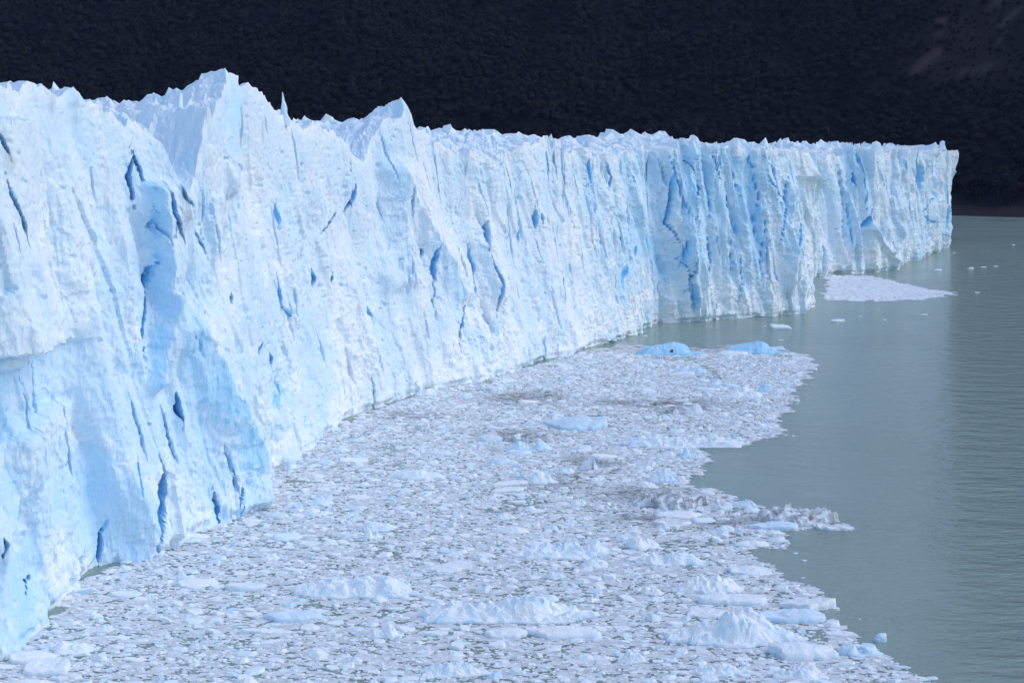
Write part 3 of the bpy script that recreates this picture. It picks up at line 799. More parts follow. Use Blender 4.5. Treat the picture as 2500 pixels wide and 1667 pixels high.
trunk_me = mesh_from('trunk', *merge([tube([(0, 0, -0.1), (0.02, 0, 0.2), (0.0, 0.02, 0.5)], [0.028, 0.022, 0.012]),
                                      tube([(0.01, 0, 0.22), (0.12, 0.05, 0.42)], [0.012, 0.006]), tube([(0.01, 0, 0.26), (-0.12, -0.04, 0.46)], [0.012, 0.006])]))
trunk_me.materials.append(M_BARK)
crown_mes = []
for k in range(4):
    V, Fc = crown_template(RT, 70)
    me = mesh_from('crown', V, Fc, {'tone': np.full(len(V), 0.3 + 0.15 * k)}); me.materials.append(M_LEAF); crown_mes.append(me)
for n_i, i in enumerate(single):
    e = bpy.data.objects.new('beech_tree', None); sc.collection.objects.link(e)
    e.location = (gxx[i], gyy[i], gzz[i]); e.rotation_euler = (0, 0, rot[i]); h_ = hgt[i] * 1.1; e.scale = (h_ * wsc[i], h_ * wsc[i], h_)
    tag(e, 'dark evergreen beech tree at the forest edge above the rocky beach', 'tree', 'beech trees along the far beach')
    add('crown', crown_mes[n_i % 4], None, e); add('trunk', trunk_me, None, e)

for px, py in ((2210, 318), (2020, 330), (1802, 312), (1936, 342), (1779, 92), (2402, 300), (1838, 206), (1560, 300), (1500, 250), (1210, 232), (930, 205), (760, 160), (2255, 325), (1700, 330), (2088, 322), (1400, 180)):
    yy = np.linspace(1600, 2400, 1600); dx, dy, dz = (float(v) for v in ray(px, py))
    zz = hill_z(yy * dx / dy, yy); rayz = CAMZ + yy * dz / dy
    k = int(np.argmax(zz > rayz)); x_, y_, z_ = yy[k] * dx / dy, yy[k], zz[k]
    e = bpy.data.objects.new('dead_tree', None); sc.collection.objects.link(e); e.location = (x_, y_ - 7, hill_z(np.array(x_), np.array(y_ - 7)))
    tag(e, 'bare pale dead tree standing in the dark hillside forest', 'tree', 'dead trees on the hillside')
    h_ = random.Random(px).uniform(8, 12)
    add('trunk', mesh_from('trunk', *tube([(0, 0, -1), (0.2, 0, h_ * 0.4), (-0.1, 0.1, h_ * 0.75), (0.15, 0, h_)], [0.38, 0.3, 0.2, 0.06])), M_DEAD, e)
    for q in range(5):
        R_ = random.Random(px * 7 + q); a = R_.uniform(0, 6.28); z0 = h_ * R_.uniform(0.4, 0.85); l_ = R_.uniform(1.5, 3.6)
        add('branch', mesh_from('branch', *tube([(0, 0, z0), (math.cos(a) * l_ * 0.5, math.sin(a) * l_ * 0.5, z0 + l_ * 0.5), (math.cos(a) * l_ * 0.8, math.sin(a) * l_ * 0.8, z0 + l_ * 1.1)], [0.14, 0.10, 0.04], 4)), M_DEAD, e)

# ------------------------------------------------------------------ floating ice
def berg_mesh(name, seed, lx_, ly_, h, style, peaks, blue_v, dirt_v, nr=14, nt=40, lump=0.9, corners=0):
    """floating ice: polar grid, real footprint lx_ by ly_ metres, top shaped by `style`"""
    rs_ = np.random.RandomState(seed)
    th = np.linspace(0, 2 * math.pi, nt, endpoint=False)
    R = 1 + 0.20 * noise2(np.cos(th) * 1.2 + seed * 3.1, np.sin(th) * 1.2, seed) + 0.16 * noise2(np.cos(th) * 3.5 + seed, np.sin(th) * 3.5, seed + 1) + 0.08 * noise2(np.cos(th) * 9 + seed, np.sin(th) * 9, seed + 11)
    if corners:
        ph = np.sort(rs_.uniform(0, 2 * math.pi, corners)); Rc = np.full(nt, 1.25)
        for p in ph:
            c = np.cos(th - p); Rc = np.where(c > 0.1, np.minimum(Rc, rs_.uniform(0.72, 1.0) / np.maximum(c, 0.1)), Rc)
        R = Rc * (1 + 0.10 * noise2(np.cos(th) * 4 + seed, np.sin(th) * 4, seed + 1) + 0.06 * noise2(np.cos(th) * 11 + seed, np.sin(th) * 11, seed + 2))
    r = np.linspace(0, 1, nr)[:, None] ** 0.85
    u = np.cos(th)[None] * R[None] * r; v = np.sin(th)[None] * R[None] * r
    x = u * lx_ / 2; y = v * ly_ / 2
    e = 1 - r ** 3.0
    g = np.zeros_like(x)
    for (uk, rel, wk) in peaks:
        g = np.maximum(g, rel * np.clip(1.0 - (np.abs((u - uk) / wk) ** 2.0 + np.abs(v / 0.95) ** 2.0) * 0.8, 0, 1) ** 0.8)
    n1 = fbm2(x / (lump * 2.2) + seed, y / (lump * 2.2), seed + 2, 3)
    if style == 'rubble':
        tl_, idt = tents(x + seed * 9 + 0.35 * lump * noise2(x / lump, y / lump, seed + 8), y, lump * 1.5, lump * 1.5, seed + 3, 1.0, 1.1 / lump, 1.1 / lump, 1.1 / lump)
        z = h * (g * 0.9 + 0.10) * (0.45 + 0.55 * e) + np.clip(tl_, -0.45, 0.45) * lump * 0.62 * (0.45 + 0.55 * e) * min(1, h) + blocks(x + seed * 7, y + 0.3 * lump * noise2(x / lump, y / lump, seed + 8), lump * 1.3, lump * 1.3, seed + 21, 1.6)[0] * 0.26 * min(h, 2.0) * (0.4 + 0.6 * e) + 0.10 * h * n1
        bl = blue_v + 0.30 * (idt - 0.5) + 0.15 * n1
    elif style == 'slab':
        tx, ty = rs_.uniform(-0.25, 0.25), rs_.uniform(-0.05, 0.25)
        z = h * (0.55 + tx * u + ty * v + 0.45 * g) + 0.10 * h * n1 + 0.06 * fbm2(x / 0.7 + seed, y / 0.7, seed + 4, 2)
        bl = blue_v + 0.12 * n1 + 0 * z
    elif style == 'smooth':
        z = h * g * (0.35 + 0.65 * e ** 0.6) + 0.12 * h * e + 0.07 * h * n1
        for _ in range(4):                  # broken faces
            aa = rs_.uniform(0, 6.28); z = np.minimum(z, h * (rs_.uniform(0.55, 1.0) + rs_.uniform(0.2, 0.7) * (u * math.cos(aa) + v * math.sin(aa))))
        z = np.maximum(z, 0.08 * h) + 0.05 * h * fbm2(x / (lump * 0.8) + seed, y / (lump * 0.8), seed + 9, 2)
        bl = blue_v + 0.10 * n1
    else:                                   # 'dirty': melted, scalloped honeycomb with knife edges
        tl_, idt = tents(x + seed * 5, y, lump * 1.8, lump * 1.8, seed + 3, 0.7, 0.9 / lump, 0.9 / lump, 0.9 / lump)
        z = h * (0.26 * np.sqrt(g) + 0.14) + np.abs(np.clip(tl_, -0.8, 0.8)) * lump * 0.5 * min(1, h) + 0.32 * h * blocks(x + seed, y + 0.3 * noise2(x, y, seed), lump * 1.5, lump * 1.5, seed + 22, 1.6)[0] + 0.10 * h * n1
        bl = blue_v + 0.1 * n1
    z = np.maximum(z, 0.10 * h + 0.05)
    dv = np.clip(dirt_v * (0.7 + 0.9 * fbm2(x / 1.6 + seed, y / 1.6, seed + 6, 3)), 0, 1) + 0 * z
    X_ = np.concatenate([x, x[-1:] * 1.03, x[-1:] * 0.98]); Y_ = np.concatenate([y, y[-1:] * 1.03, y[-1:] * 0.98])
    Z_ = np.concatenate([z, np.minimum(z[-1:] * 0.4, 0.25), np.full((1, nt), -0.5)])
    bl = np.concatenate([bl + 0 * z, bl[-1:] + 0.15, bl[-1:] + 0.25]); dv = np.concatenate([dv, dv[-1:], dv[-1:]])
    nrr = nr + 2
    i = np.arange(nrr - 1)[:, None] * nt; jn = np.arange(nt)[None]
    f = np.stack([i + jn, i + nt + jn, i + nt + (jn + 1) % nt, i + (jn + 1) % nt], -1).reshape(-1, 4)
    return mesh_from(name, np.stack([X_, Y_, Z_], -1).reshape(-1, 3), f[nt:].tolist() and [f], {'blue': np.clip(bl, 0, 1), 'dirt': dv}, smooth=(style in ('smooth', 'slab')))

RES = 0.25
OX, OY, NXo, NYo = -110.0, 140.0, 1100, 1480
occ = np.zeros((NXo, NYo), bool)
def mark(x, y, rx, ry, k=0.92):
    i0, i1 = int((x - rx - OX) / RES), int((x + rx - OX) / RES) + 1; j0, j1 = int((y - ry - OY) / RES), int((y + ry - OY) / RES) + 1
    i0, j0 = max(i0, 0), max(j0, 0); i1, j1 = min(i1, NXo), min(j1, NYo)
    if i1 <= i0 or j1 <= j0: return
    a = (np.arange(i0, i1) * RES + OX - x) / rx; b_ = (np.arange(j0, j1) * RES + OY - y) / ry
    occ[i0:i1, j0:j1] |= (a[:, None] ** 2 + b_[None, :] ** 2) < k

PK = [(0.0, 1.0, 1.0)]
FL = [(-0.5, 0.6, 0.9), (0.4, 0.7, 0.9)]
HERO = [
 # x0, x1, ytop, ybottom (photo pixels), style, blue, dirt, peaks, label
 (943, 1080, 1132, 1171, 'smooth', .22, 0, [(-.45, .85, .6), (.05, 1., .6), (.5, .6, .8)], 'white twin-peaked iceberg with a blue cleft, alone in the crushed ice'),
 (735, 815, 1200, 1234, 'rubble', .25, 0, [(.1, 1., .35), (-.6, .3, .6), (.6, .3, .6)], 'small floe carrying one upright ice cube, near the foot of the ice cliff'),
 (658, 706, 1240, 1264, 'smooth', .2, 0, PK, 'low rounded white lump floating close to the cliff corner'),
 (729, 815, 1236, 1259, 'rubble', .2, 0, [(-.2, .9, .5), (.5, .5, .6)], 'low lumpy floe lying just in front of the floe with the ice cube'),
 (700, 1013, 1390, 1462, 'rubble', .24, 0, [(-.7, .5, .4), (-.2, .75, .45), (.2, .9, .4), (.65, .95, .35)], 'long ridge of white ice rubble with a bright blue end block'),
 (1025, 1461, 1440, 1525, 'rubble', .25, 0, [(-.7, .75, .45), (-.2, .6, .5), (.25, 1., .4), (.7, .5, .5)], 'largest long iceberg of white rubble with a pale blue hump'),
 (1636, 1963, 1472, 1580, 'rubble', .24, 0, [(.12, 1., .55), (-.35, .5, .5), (.6, .45, .5), (-.8, .3, .3)], 'pyramid shaped pile of ice blocks, tallest berg of the drift ice'),
 (1882, 2050, 1566, 1614, 'slab', .24, 0, [(-.2, .8, .8)], 'tilted white slab with a blue crack, beside the ice pyramid'),
 (1687, 1823, 1608, 1652, 'rubble', .22, 0, FL, 'knobbly white rubble floe in front of the ice pyramid'),
 (1874, 2018, 1612, 1662, 'rubble', .22, 0, [(.3, 1., .7), (-.5, .5, .6)], 'heaped rubble floe in front of the tilted white slab'),
 (1508, 1580, 1583, 1620, 'rubble', .28, 0, PK, 'small domed blue-white berg of soft lumps'),
 (1398, 1500, 1589, 1612, 'rubble', .25, 0, [(-.5, 1., .4), (.4, .5, .6)], 'low floe with one pointed end next to the small domed berg'),
 (1290, 1466, 1525, 1562, 'slab', .10, 0, [(-.2, .6, .8)], 'broad smooth white slab in front of the largest long iceberg'),
 (1640, 1823, 1400, 1450, 'rubble', .22, 0, [(-.3, .9, .6), (.3, 1., .5)], 'white rubble berg with a scooped hollow in its middle'),
 (1720, 1868, 1447, 1480, 'slab', .16, 0, FL, 'flat white plate behind the ice pyramid'),
 (1912, 2023, 1447, 1494, 'slab', .10, .08, [], 'angular flat-topped plate of granular white ice at the open water'),
 (1865, 1998, 1485, 1524, 'slab', .36, 0, [(.5, .9, .8)], 'blocky floe with a turquoise front face beside the angular plate'),
 (1670, 1773, 1484, 1509, 'slab', .04, .10, [], 'thin flat pan of faintly pinkish white ice'),
 (2048, 2150, 1557, 1603, 'smooth', .40, 0, [(-.6, 1., .45), (.6, .85, .4)], 'turquoise two-horned floe with a wet hollow between its horns'),
 (2138, 2166, 1540, 1568, 'slab', .38, 0, PK, 'lone little glassy block at the edge of the open water'),
 (2023, 2095, 1536, 1556, 'slab', .16, .1, [], 'thin oval pan near the lone glassy block'),
 (1259, 1494, 1302, 1366, 'rubble', .23, 0, [(.72, 1., .3), (.3, .45, .5), (-.4, .5, .7)], 'long rubble berg with a single sharp tooth at one end'),
 (1553, 1714, 1340, 1382, 'rubble', .24, 0, [(-.6, .8, .4), (.4, 1., .6)], 'double heap of white and blue ice chunks'),
 (1544, 1722, 1187, 1243, 'dirty', .18, .55, [(-.3, .8, .7), (.4, 1., .7)], 'large dirty grey berg melted into ragged knife edges'),
 (1842, 2042, 1219, 1284, 'dirty', .12, .50, [(-.2, .8, .8), (.7, 1., .3)], 'dirt-speckled ice island pushed out into the open water'),
 (1998, 2083, 1272, 1296, 'dirty', .14, .28, FL, 'small grey-white floe touching the outer tip of the dirty ice island'),
 (1790, 1875, 1308, 1335, 'smooth', .16, 0, FL, 'smooth white rounded floe at the edge of the open water'),
 (1872, 1922, 1305, 1322, 'smooth', .28, 0, [(.1, 1., .7)], 'small low wedge trailing from the smooth rounded floe'),
 (1836, 1956, 1270, 1295, 'slab', .38, 0, [(.3, .8, .7)], 'long low turquoise floe in front of the dirty ice island'),
 (1593, 1690, 1262, 1288, 'slab', .10, .38, [], 'plain grey flat-topped block between white floes'),
 (1602, 1707, 1238, 1265, 'smooth', .12, 0, FL, 'clean white hump in front of the large dirty grey berg'),
 (1560, 1697, 832, 868, 'smooth', .78, 0, [(.2, 1., .6), (-.4, .6, .6)], 'bright blue smooth iceberg with a dark stone stuck in it'),
 (1780, 1904, 830, 865, 'smooth', .80, 0, [(-.65, 1., .5), (0, .7, .7), (.5, .35, .5)], 'bright blue wedge iceberg, high at one end, tapering to the other'),
 (1754, 1832, 848, 867, 'smooth', .20, 0, FL, 'pale low floe in front of the bright blue wedge'),
 (1872, 1916, 838, 854, 'smooth', .50, 0, PK, 'small blue-grey hump behind the tail of the bright blue wedge'),
 (1645, 1727, 890, 912, 'rubble', .45, 0, [(-.5, .9, .5), (.5, .9, .5)], 'row of light blue blocks behind the white wedge floes'),
 (1757, 1860, 943, 972, 'smooth', .12, 0, [(.65, 1., .5), (0, .5, .7)], 'white ramp of ice rising to a blunt end'),
 (1762, 1804, 930, 946, 'smooth', .42, 0, PK, 'small light blue hump behind the white ramp'),
 (1724, 1756, 929, 943, 'smooth', .35, 0, PK, 'tiny pale blue hump beside the light blue hump'),
 (1850, 1884, 931, 957, 'rubble', .50, 0, PK, 'upright light blue chunk at the blunt end of the white ramp'),
 (1665, 1717, 978, 1012, 'smooth', .28, .12, [(.35, 1., .6), (-.3, .5, .6)], 'grey-white ice pyramid leaning out of dirty rubble'),
 (1615, 1668, 984, 1012, 'dirty', .16, .50, PK, 'dirty grey rubble against the foot of the ice pyramid'),
 (1546, 1586, 977, 993, 'dirty', .16, .60, PK, 'small round dirty grey mound in dark slush'),
 (1327, 1498, 1016, 1050, 'slab', .42, .10, [(-.1, .9, .5), (.7, .3, .5)], 'long light blue wedge with a dirt-dusted sloping top'),
 (1168, 1232, 1048, 1078, 'smooth', .30, 0, [(-.4, 1., .6), (.5, .6, .6)], 'clear rounded berg at the end of a dirty grey ridge'),
 (1230, 1362, 1050, 1082, 'dirty', .14, .60, FL, 'dirty grey ridge of melted ice behind blue blocks'),
 (1238, 1345, 1068, 1101, 'rubble', .36, 0, [(-.5, .8, .5), (.6, 1., .4)], 'pair of light blue blocks in front of the dirty grey ridge'),
 (1510, 1830, 1055, 1094, 'rubble', .26, .04, [(-.6, .9, .5), (.1, .7, .5), (.6, .8, .5)], 'very long low white ice shelf along the open water'),
 (1655, 1720, 1090, 1120, 'rubble', .36, 0, [(-.4, 1., .5), (.5, .6, .5)], 'light blue heap in front of the long ice shelf'),
 (1578, 1652, 1138, 1178, 'rubble', .34, 0, [(-.3, .8, .6), (.3, 1., .6)], 'light blue domed heap at the bay of open water'),
 (1417, 1461, 1112, 1150, 'rubble', .30, .20, PK, 'upright grey ice stump streaked by a dark branch'),
 (1466, 1500, 1110, 1132, 'dirty', .20, .42, PK, 'frilled grey lump behind the upright ice stump'),
 (1385, 1490, 1150, 1166, 'dirty', .10, .62, [], 'low dark grey dirty raft below the upright ice stump'),
 (1196, 1267, 1107, 1133, 'smooth', .30, 0, [(-.3, 1., .7), (.6, .4, .5)], 'soft pale blue mound between flat floes'),
 (1204, 1290, 1270, 1303, 'smooth', .10, 0, PK, 'smooth white cone-like mound of snow-covered ice'),
 (1058, 1164, 1366, 1396, 'slab', .06, .05, [], 'large oval white pan behind the largest long iceberg'),
 (888, 987, 1511, 1558, 'rubble', .22, 0, [(.3, 1., .35), (-.4, .45, .7)], 'round floe with a knob of ice on top'),
 (1197, 1297, 1530, 1560, 'slab', .04, .06, [(0, .6, .8)], 'smooth pinkish white pan in front of the largest long iceberg'),
 (1017, 1205, 1605, 1653, 'rubble', .25, 0, [(-.7, .7, .4), (0, 1., .6)], 'spread-out rubble floe with a blue corner'),
 (880, 933, 1282, 1317, 'rubble', .26, 0, [(-.3, 1., .5), (.6, .3, .5)], 'small floe with a chimney-like ice block'),
 (48, 180, 1604, 1652, 'slab', .14, 0, [(.8, .6, .4)], 'wide flat plate with a raised lip near the foot of the cliff'),
 (10, 128, 1640, 1680, 'smooth', .14, 0, FL, 'rounded white floe beside the wide plate with a raised lip'),
 (410, 476, 1388, 1416, 'rubble', .25, 0, [(0, 1., .35), (.5, .3, .5)], 'small peaked floe with a flat brim close to the cliff'),
 (227, 272, 1580, 1614, 'smooth', .22, 0, [(0, 1., .5)], 'little white horn of ice near the cliff foot'),
 (640, 773, 1488, 1521, 'slab', .34, 0, [(-.5, .5, .5)], 'low blue-tinted floe lying behind flat white pans'),
 (1880, 1934, 790, 803, 'slab', .25, 0, [(.3, .5, .7)], 'lone low white floe on the open water below the cliff'),
 (2026, 2058, 778, 785, 'slab', .2, 0, [], 'thin white sliver of ice on the open water'),
 (1786, 1846, 1208, 1240, 'rubble', .30, .05, FL, 'cluster of pale blue chunks behind the dirty ice island'),
 (1737, 1790, 1216, 1242, 'rubble', .28, .08, FL, 'crumbly white floe beside the cluster of pale blue chunks'),
 (938, 1010, 1008, 1021, 'dirty', .12, .65, [], 'dark dirty flat floe hugging the cliff'),
 (1010, 1118, 1004, 1022, 'dirty', .08, .55, [], 'wide brownish dirty raft next to the dark flat floe'),
 (1530, 1640, 1355, 1372, 'slab', .14, 0, [], 'thin white plate in front of the double heap'),
 (600, 700, 1530, 1548, 'slab', .16, 0, [], 'thin white plate in front of the low blue-tinted floe'),
 (1770, 1870, 1380, 1405, 'slab', .22, 0, [(.4, .7, .5)], 'upturned pale plate at the edge of the brash'),
]
HN = {'smooth': 'iceberg', 'rubble': 'rubble_iceberg', 'slab': 'ice_floe', 'dirty': 'dirty_iceberg'}
hero_obj = {}
for k, (x0, x1, yt, yb, style, bl, di, pk, lab) in enumerate(HERO):
    xc = 0.5 * (x0 + x1); gx0, gy0 = (float(v) for v in ground(xc, yb))
    q = gy0 / F; lx_ = (x1 - x0) * q; dep = CAMZ / gy0
    app = (yb - yt) * q                                      # apparent height in metres
    ratio = 0.75 if style in ('slab', 'dirty') else 0.5
    ly_ = min(lx_ * ratio, app * 0.62 / dep if style in ('slab', 'dirty') else app * 0.45 / dep)
    ly_ = max(ly_, 0.28 * lx_)
    h = max(app - 0.5 * ly_ * dep, 0.35 * app) * 0.85
    if bl > .7: h *= 1.45
    big = lx_ > 9
    me = berg_mesh('ice', 1000 + k, lx_, ly_, h, style, pk, bl * 0.55 if bl < .3 else (0.8 if bl > .7 else bl), min(di * 1.5, 0.95) if style == 'dirty' else di, nr=32 if big else 18, nt=112 if big else 50, lump=0.85 if big else 0.55, corners=6 if style == 'slab' else 0)
    x_ = gx0 * (gy0 + ly_ / 2) / gy0; y_ = gy0 + ly_ / 2
    nm = HN[style]
    o = add(nm, me, M_FLOE); o.location = (x_, y_, 0)
    tag(o, lab, 'iceberg' if nm != 'ice_floe' else 'ice floe')
    hero_obj[lab] = (o, lx_, ly_, h)
    mark(x_, y_, lx_ / 2, ly_ / 2)

# stone and branch caught in two of the bergs
m, nt, b = new_mat('dark_stone'); n_ = noise_node(nt, N(nt, 'ShaderNodeNewGeometry').outputs['Position'], 2.0, 4)
nt.links.new(mixc(nt, n_, (0.03, 0.028, 0.027), (0.16, 0.14, 0.12)), b.inputs['Base Color']); b.inputs['Roughness'].default_value = 0.9
M_STONE = m
o, lx_, ly_, h = hero_obj['bright blue smooth iceberg with a dark stone stuck in it']
me = berg_mesh('stone', 7, 1.7, 1.1, 1.3, 'rubble', PK, 0, 0, 9, 18, 0.7); me.materials.append(M_STONE)
r_ = add('stone', me, None, o); r_.location = (0.08 * lx_, -ly_ * 0.36, 0.12 * h); r_.rotation_euler = (0.25, -0.5, 0.2)
o, lx_, ly_, h = hero_obj['upright grey ice stump streaked by a dark branch']
v, f = merge([tube([(0.2, 0, 0), (0.05, -0.1, h * 0.5), (0.15, 0, h * 0.95)], [0.07, 0.06, 0.03]), tube([(0.08, -0.05, h * 0.4), (0.5, -0.1, h * 0.8)], [0.04, 0.02]), tube([(0.1, 0, h * 0.25), (-0.3, -0.1, h * 0.05)], [0.04, 0.03])])
me = mesh_from('branch', v, f); me.materials.append(M_BARK)
r_ = add('branch', me, None, o); r_.location = (0.15 * lx_, -ly_ * 0.48, 0.1)

# extent of the brash (photo pixels -> lake)
edge_px = np.array([(1425, 789), (1470, 793), (1500, 797), (1600, 800), (1700, 795), (1800, 800), (1868, 822), (1880, 840), (1852, 860), (1836, 892), (1800, 922), (1822, 944), (1796, 972), (1796, 992), (1720, 1014), (1624, 1030), (1612, 1070), (1572, 1104),
    (1640, 1132), (1690, 1150), (1760, 1168), (1850, 1178), (1840, 1218), (1790, 1240), (1726, 1272), (1780, 1318), (1812, 1345), (1896, 1372), (1890, 1408), (1958, 1446), (2000, 1475), (2040, 1500), (2080, 1530), (2150, 1570), (2260, 1640), (2300, 1760)], float) * K
ex_, ey_ = ground(edge_px[:, 0], edge_px[:, 1])
bx_, by_ = gx[:26], gy[:26]
nearx, neary = ground(np.array([-200.0]), np.array([1870.0]))
poly = np.concatenate([np.stack([ex_, ey_], 1), [[nearx[0], neary[0]]], [pts[1]], np.stack([bx_ - 1.5, by_], 1)[: np.argmax(by_ > ey_[0] - 2)]])
t2_px = np.array([(1900, 632), (1960, 633), (2000, 634), (2060, 648), (2120, 662), (2196, 672), (2110, 689), (2000, 691), (1900, 687)], float) * K
tx_, ty_ = ground(t2_px[:, 0], t2_px[:, 1]); poly2 = np.stack([tx_, ty_], 1)
def inside(x, y, poly):
    r_ = np.zeros(x.shape, bool); n = len(poly)
    for i in range(n):
        (x0, y0), (x1, y1) = poly[i], poly[(i + 1) % n]
        cnd = ((y0 > y) != (y1 > y)); xi = (x1 - x0) * (y - y0) / ((y1 - y0) if y1 != y0 else 1e-9) + x0
        r_ ^= cnd & (x < xi)
    return r_
RB = np.random.RandomState(9)
xmin, xmax, ymin, ymax = poly[:, 0].min(), poly[:, 0].max(), poly[:, 1].min(), poly[:, 1].max()
dirty_px = [(1200, 915, 90, 14), (1560, 930, 100, 14), (1360, 1060, 70, 16), (1250, 1112, 90, 12), (1480, 1135, 110, 16), (1840, 1185, 120, 20), (940, 955, 70, 9), (1190, 998, 80, 10), (1430, 925, 60, 8), (1480, 1190, 90, 10), (1660, 1200, 80, 12)]
def dirt_at(x, y):
    px, py = project(x, y, np.zeros_like(x)); px, py = px / K, py / K; d_ = np.zeros_like(x)
    for (a, b2, w1, w2) in dirty_px:
        d_ = np.maximum(d_, np.exp(-((px - a) / w1) ** 2 - ((py - b2) / w2) ** 2))
    return d_
def sample(n, poly, jig=2.2, dens_=True, cut=0.0):
    x0, x1, y0, y1 = poly[:, 0].min() - 3, poly[:, 0].max() + 3, poly[:, 1].min() - 3, poly[:, 1].max() + 3
    x = RB.uniform(x0, x1, n); y = RB.uniform(y0, y1, n)
    k = inside(x + jig * fbm2(x / 6, y / 14, 401, 3), y + 3 * jig * fbm2(x / 6, y / 14, 402, 3), poly)
    if dens_:
        op = fbm2(x / 14, y / 30, 403, 3)
        k &= (op > -0.62 + cut) | (RB.rand(n) < 0.35)
    return x[k], y[k]

flo_templates = []
for k in range(14):
    st_ = ['slab', 'rubble', 'slab', 'smooth', 'rubble', 'slab', 'rubble'][k % 7]
    me = berg_mesh('floe', 300 + k, 2.0, 2.0, 0.42 if st_ == 'slab' else 0.75, st_, [(-.3, .8, .7), (.4, 1., .6)] if st_ != 'slab' else ([(.3, .5, .7)] if k % 2 else []), [.05, .12, .10, .28, .12, .03, .26][k % 7], [0, 0, .05, 0, .03, .1, 0][k % 7], nr=9, nt=22, lump=0.34, corners=6 if st_ == 'slab' else 0)
    me.materials.append(M_FLOE); flo_templates.append((st_, me))
GL = {'slab': ('flat floe', 'ice floe', 'flat floes set in the crushed ice', 'ice_floe'),
      'rubble': ('lumpy chunk', 'ice chunk', 'lumpy chunks set in the crushed ice', 'ice_chunk'),
      'smooth': ('rounded growler', 'growler', 'rounded growlers set in the crushed ice', 'growler')}
import re
shorts = {}
for lab_, (o, *_r) in hero_obj.items():
    sh = re.split(r', | with | near | beside | in front of | behind | lying | floating | at the | along | next to | between | rising | pushed | touching | trailing | hugging | against | leaning | below | in dark | below ', lab_)[0]
    shorts.setdefault(sh, []).append(o)
anchors = [(sh, os_[0].location.x, os_[0].location.y) for sh, os_ in shorts.items() if len(os_) == 1 and 3 <= len(sh.split()) <= 6]
def neighbour(a, b2):
    sh, ax, ay = min(anchors, key=lambda q: (q[1] - a) ** 2 + (q[2] - b2) ** 2)
    nj = int(np.argmin((BX - ax) ** 2 + (BY - ay) ** 2))
    side = 'cliff side' if (a - ax) * NX[nj] + (b2 - ay) * NY[nj] < 0 else 'open lake side'
    return ' on the ' + side + ' of the ' + sh
x, y = sample(60000, poly, cut=0.1)
sizes = np.concatenate([RB.uniform(1.6, 2.7, 40), RB.uniform(1.1, 1.6, 90), RB.uniform(0.85, 1.1, 130)])
ci = 0; placed = 0
for r0 in sizes:
    for tries in range(40):
        if ci >= len(x): break
        a, b2 = x[ci], y[ci]; ci += 1
        rx_, ry_ = r0, r0 * RB.uniform(0.55, 0.95)
        i0, i1 = int((a - rx_ - OX) / RES), int((a + rx_ - OX) / RES) + 1; j0, j1 = int((b2 - ry_ - OY) / RES), int((b2 + ry_ - OY) / RES) + 1
        if i0 < 0 or j0 < 0 or i1 > NXo or j1 > NYo or occ[i0:i1, j0:j1].any(): continue
        pxx, pyy = project(a, b2, 0.0)
        if pxx < -60 or pxx > 2560 or pyy > 1720: continue
        st_, me = flo_templates[RB.randint(len(flo_templates))]
        lab, cat, grp, nm = GL[st_]
        o = add(nm, me, None); o.location = (a, b2, 0); o.rotation_euler = (0, 0, RB.uniform(-0.5, 0.5) + (math.pi if RB.rand() < .5 else 0))
        o.scale = (rx_, ry_, r0 * RB.uniform(0.45, 0.9))
        tag(o, ('big ' if r0 > 1.6 else '' if r0 > 1.1 else 'small ') + lab + neighbour(a, b2), cat, grp); mark(a, b2, rx_, ry_); placed += 1
        break

for px, py, w_ in ((2385, 714, 12), (2160, 781, 8), (2045, 790, 6), (2256, 768, 14), (2370, 655, 16), (2400, 652, 12), (2430, 650, 10), (2474, 598, 8), (2330, 617, 8), (2100, 772, 7), (1575, 820, 11), (1868, 796, 7), (2290, 660, 20), (1905, 830, 12), (1945, 978, 18), (2210, 1640, 14), (2275, 1655, 30), (1960, 1410, 10)):
    a, b2 = (float(v) for v in ground(px, py)); r0 = 0.5 * w_ * b2 / F
    o = add('ice_chunk', flo_templates[(px + py) % 14][1], None); o.location = (a, b2, 0); o.scale = (r0, r0 * 0.8, r0 * 0.5)
    tag(o, 'tiny white ice fragment adrift alone on the open lake', 'ice chunk', 'fragments adrift on the open lake')

# brash: tens of thousands of pieces, too many to pick apart
pieces = []
def scatter(n, rmin, rmax, poly, check=True, cut=0.0, jig=2.2):
    x, y = sample(n, poly, jig=jig, cut=cut)
    r = rmin * (rmax / rmin) ** (RB.rand(len(x)) ** 1.5)
    asp = RB.uniform(0.5, 1.0, len(x))
    if check:
        ok = np.zeros(len(x), bool)
        I0 = ((x - r * .62 - OX) / RES).astype(int); I1 = ((x + r * .62 - OX) / RES).astype(int) + 1
        J0 = ((y - r * asp * .62 - OY) / RES).astype(int); J1 = ((y + r * asp * .62 - OY) / RES).astype(int) + 1
        for k in range(len(x)):
            if I0[k] < 0 or J0[k] < 0 or I1[k] >= NXo or J1[k] >= NYo: continue
            sl = occ[I0[k]:I1[k], J0[k]:J1[k]]
            if not sl.any():
                sl[:] = True; ok[k] = True
        x, y, r, asp = x[ok], y[ok], r[ok], asp[ok]
    pieces.append(np.stack([x, y, r, asp], 1))
scatter(9000, 0.6, 1.3, poly)
scatter(80000, 0.30, 0.62, poly)
scatter(150000, 0.15, 0.30, poly)
scatter(9000, 0.12, 0.6, poly, jig=7.0)
tongue = []
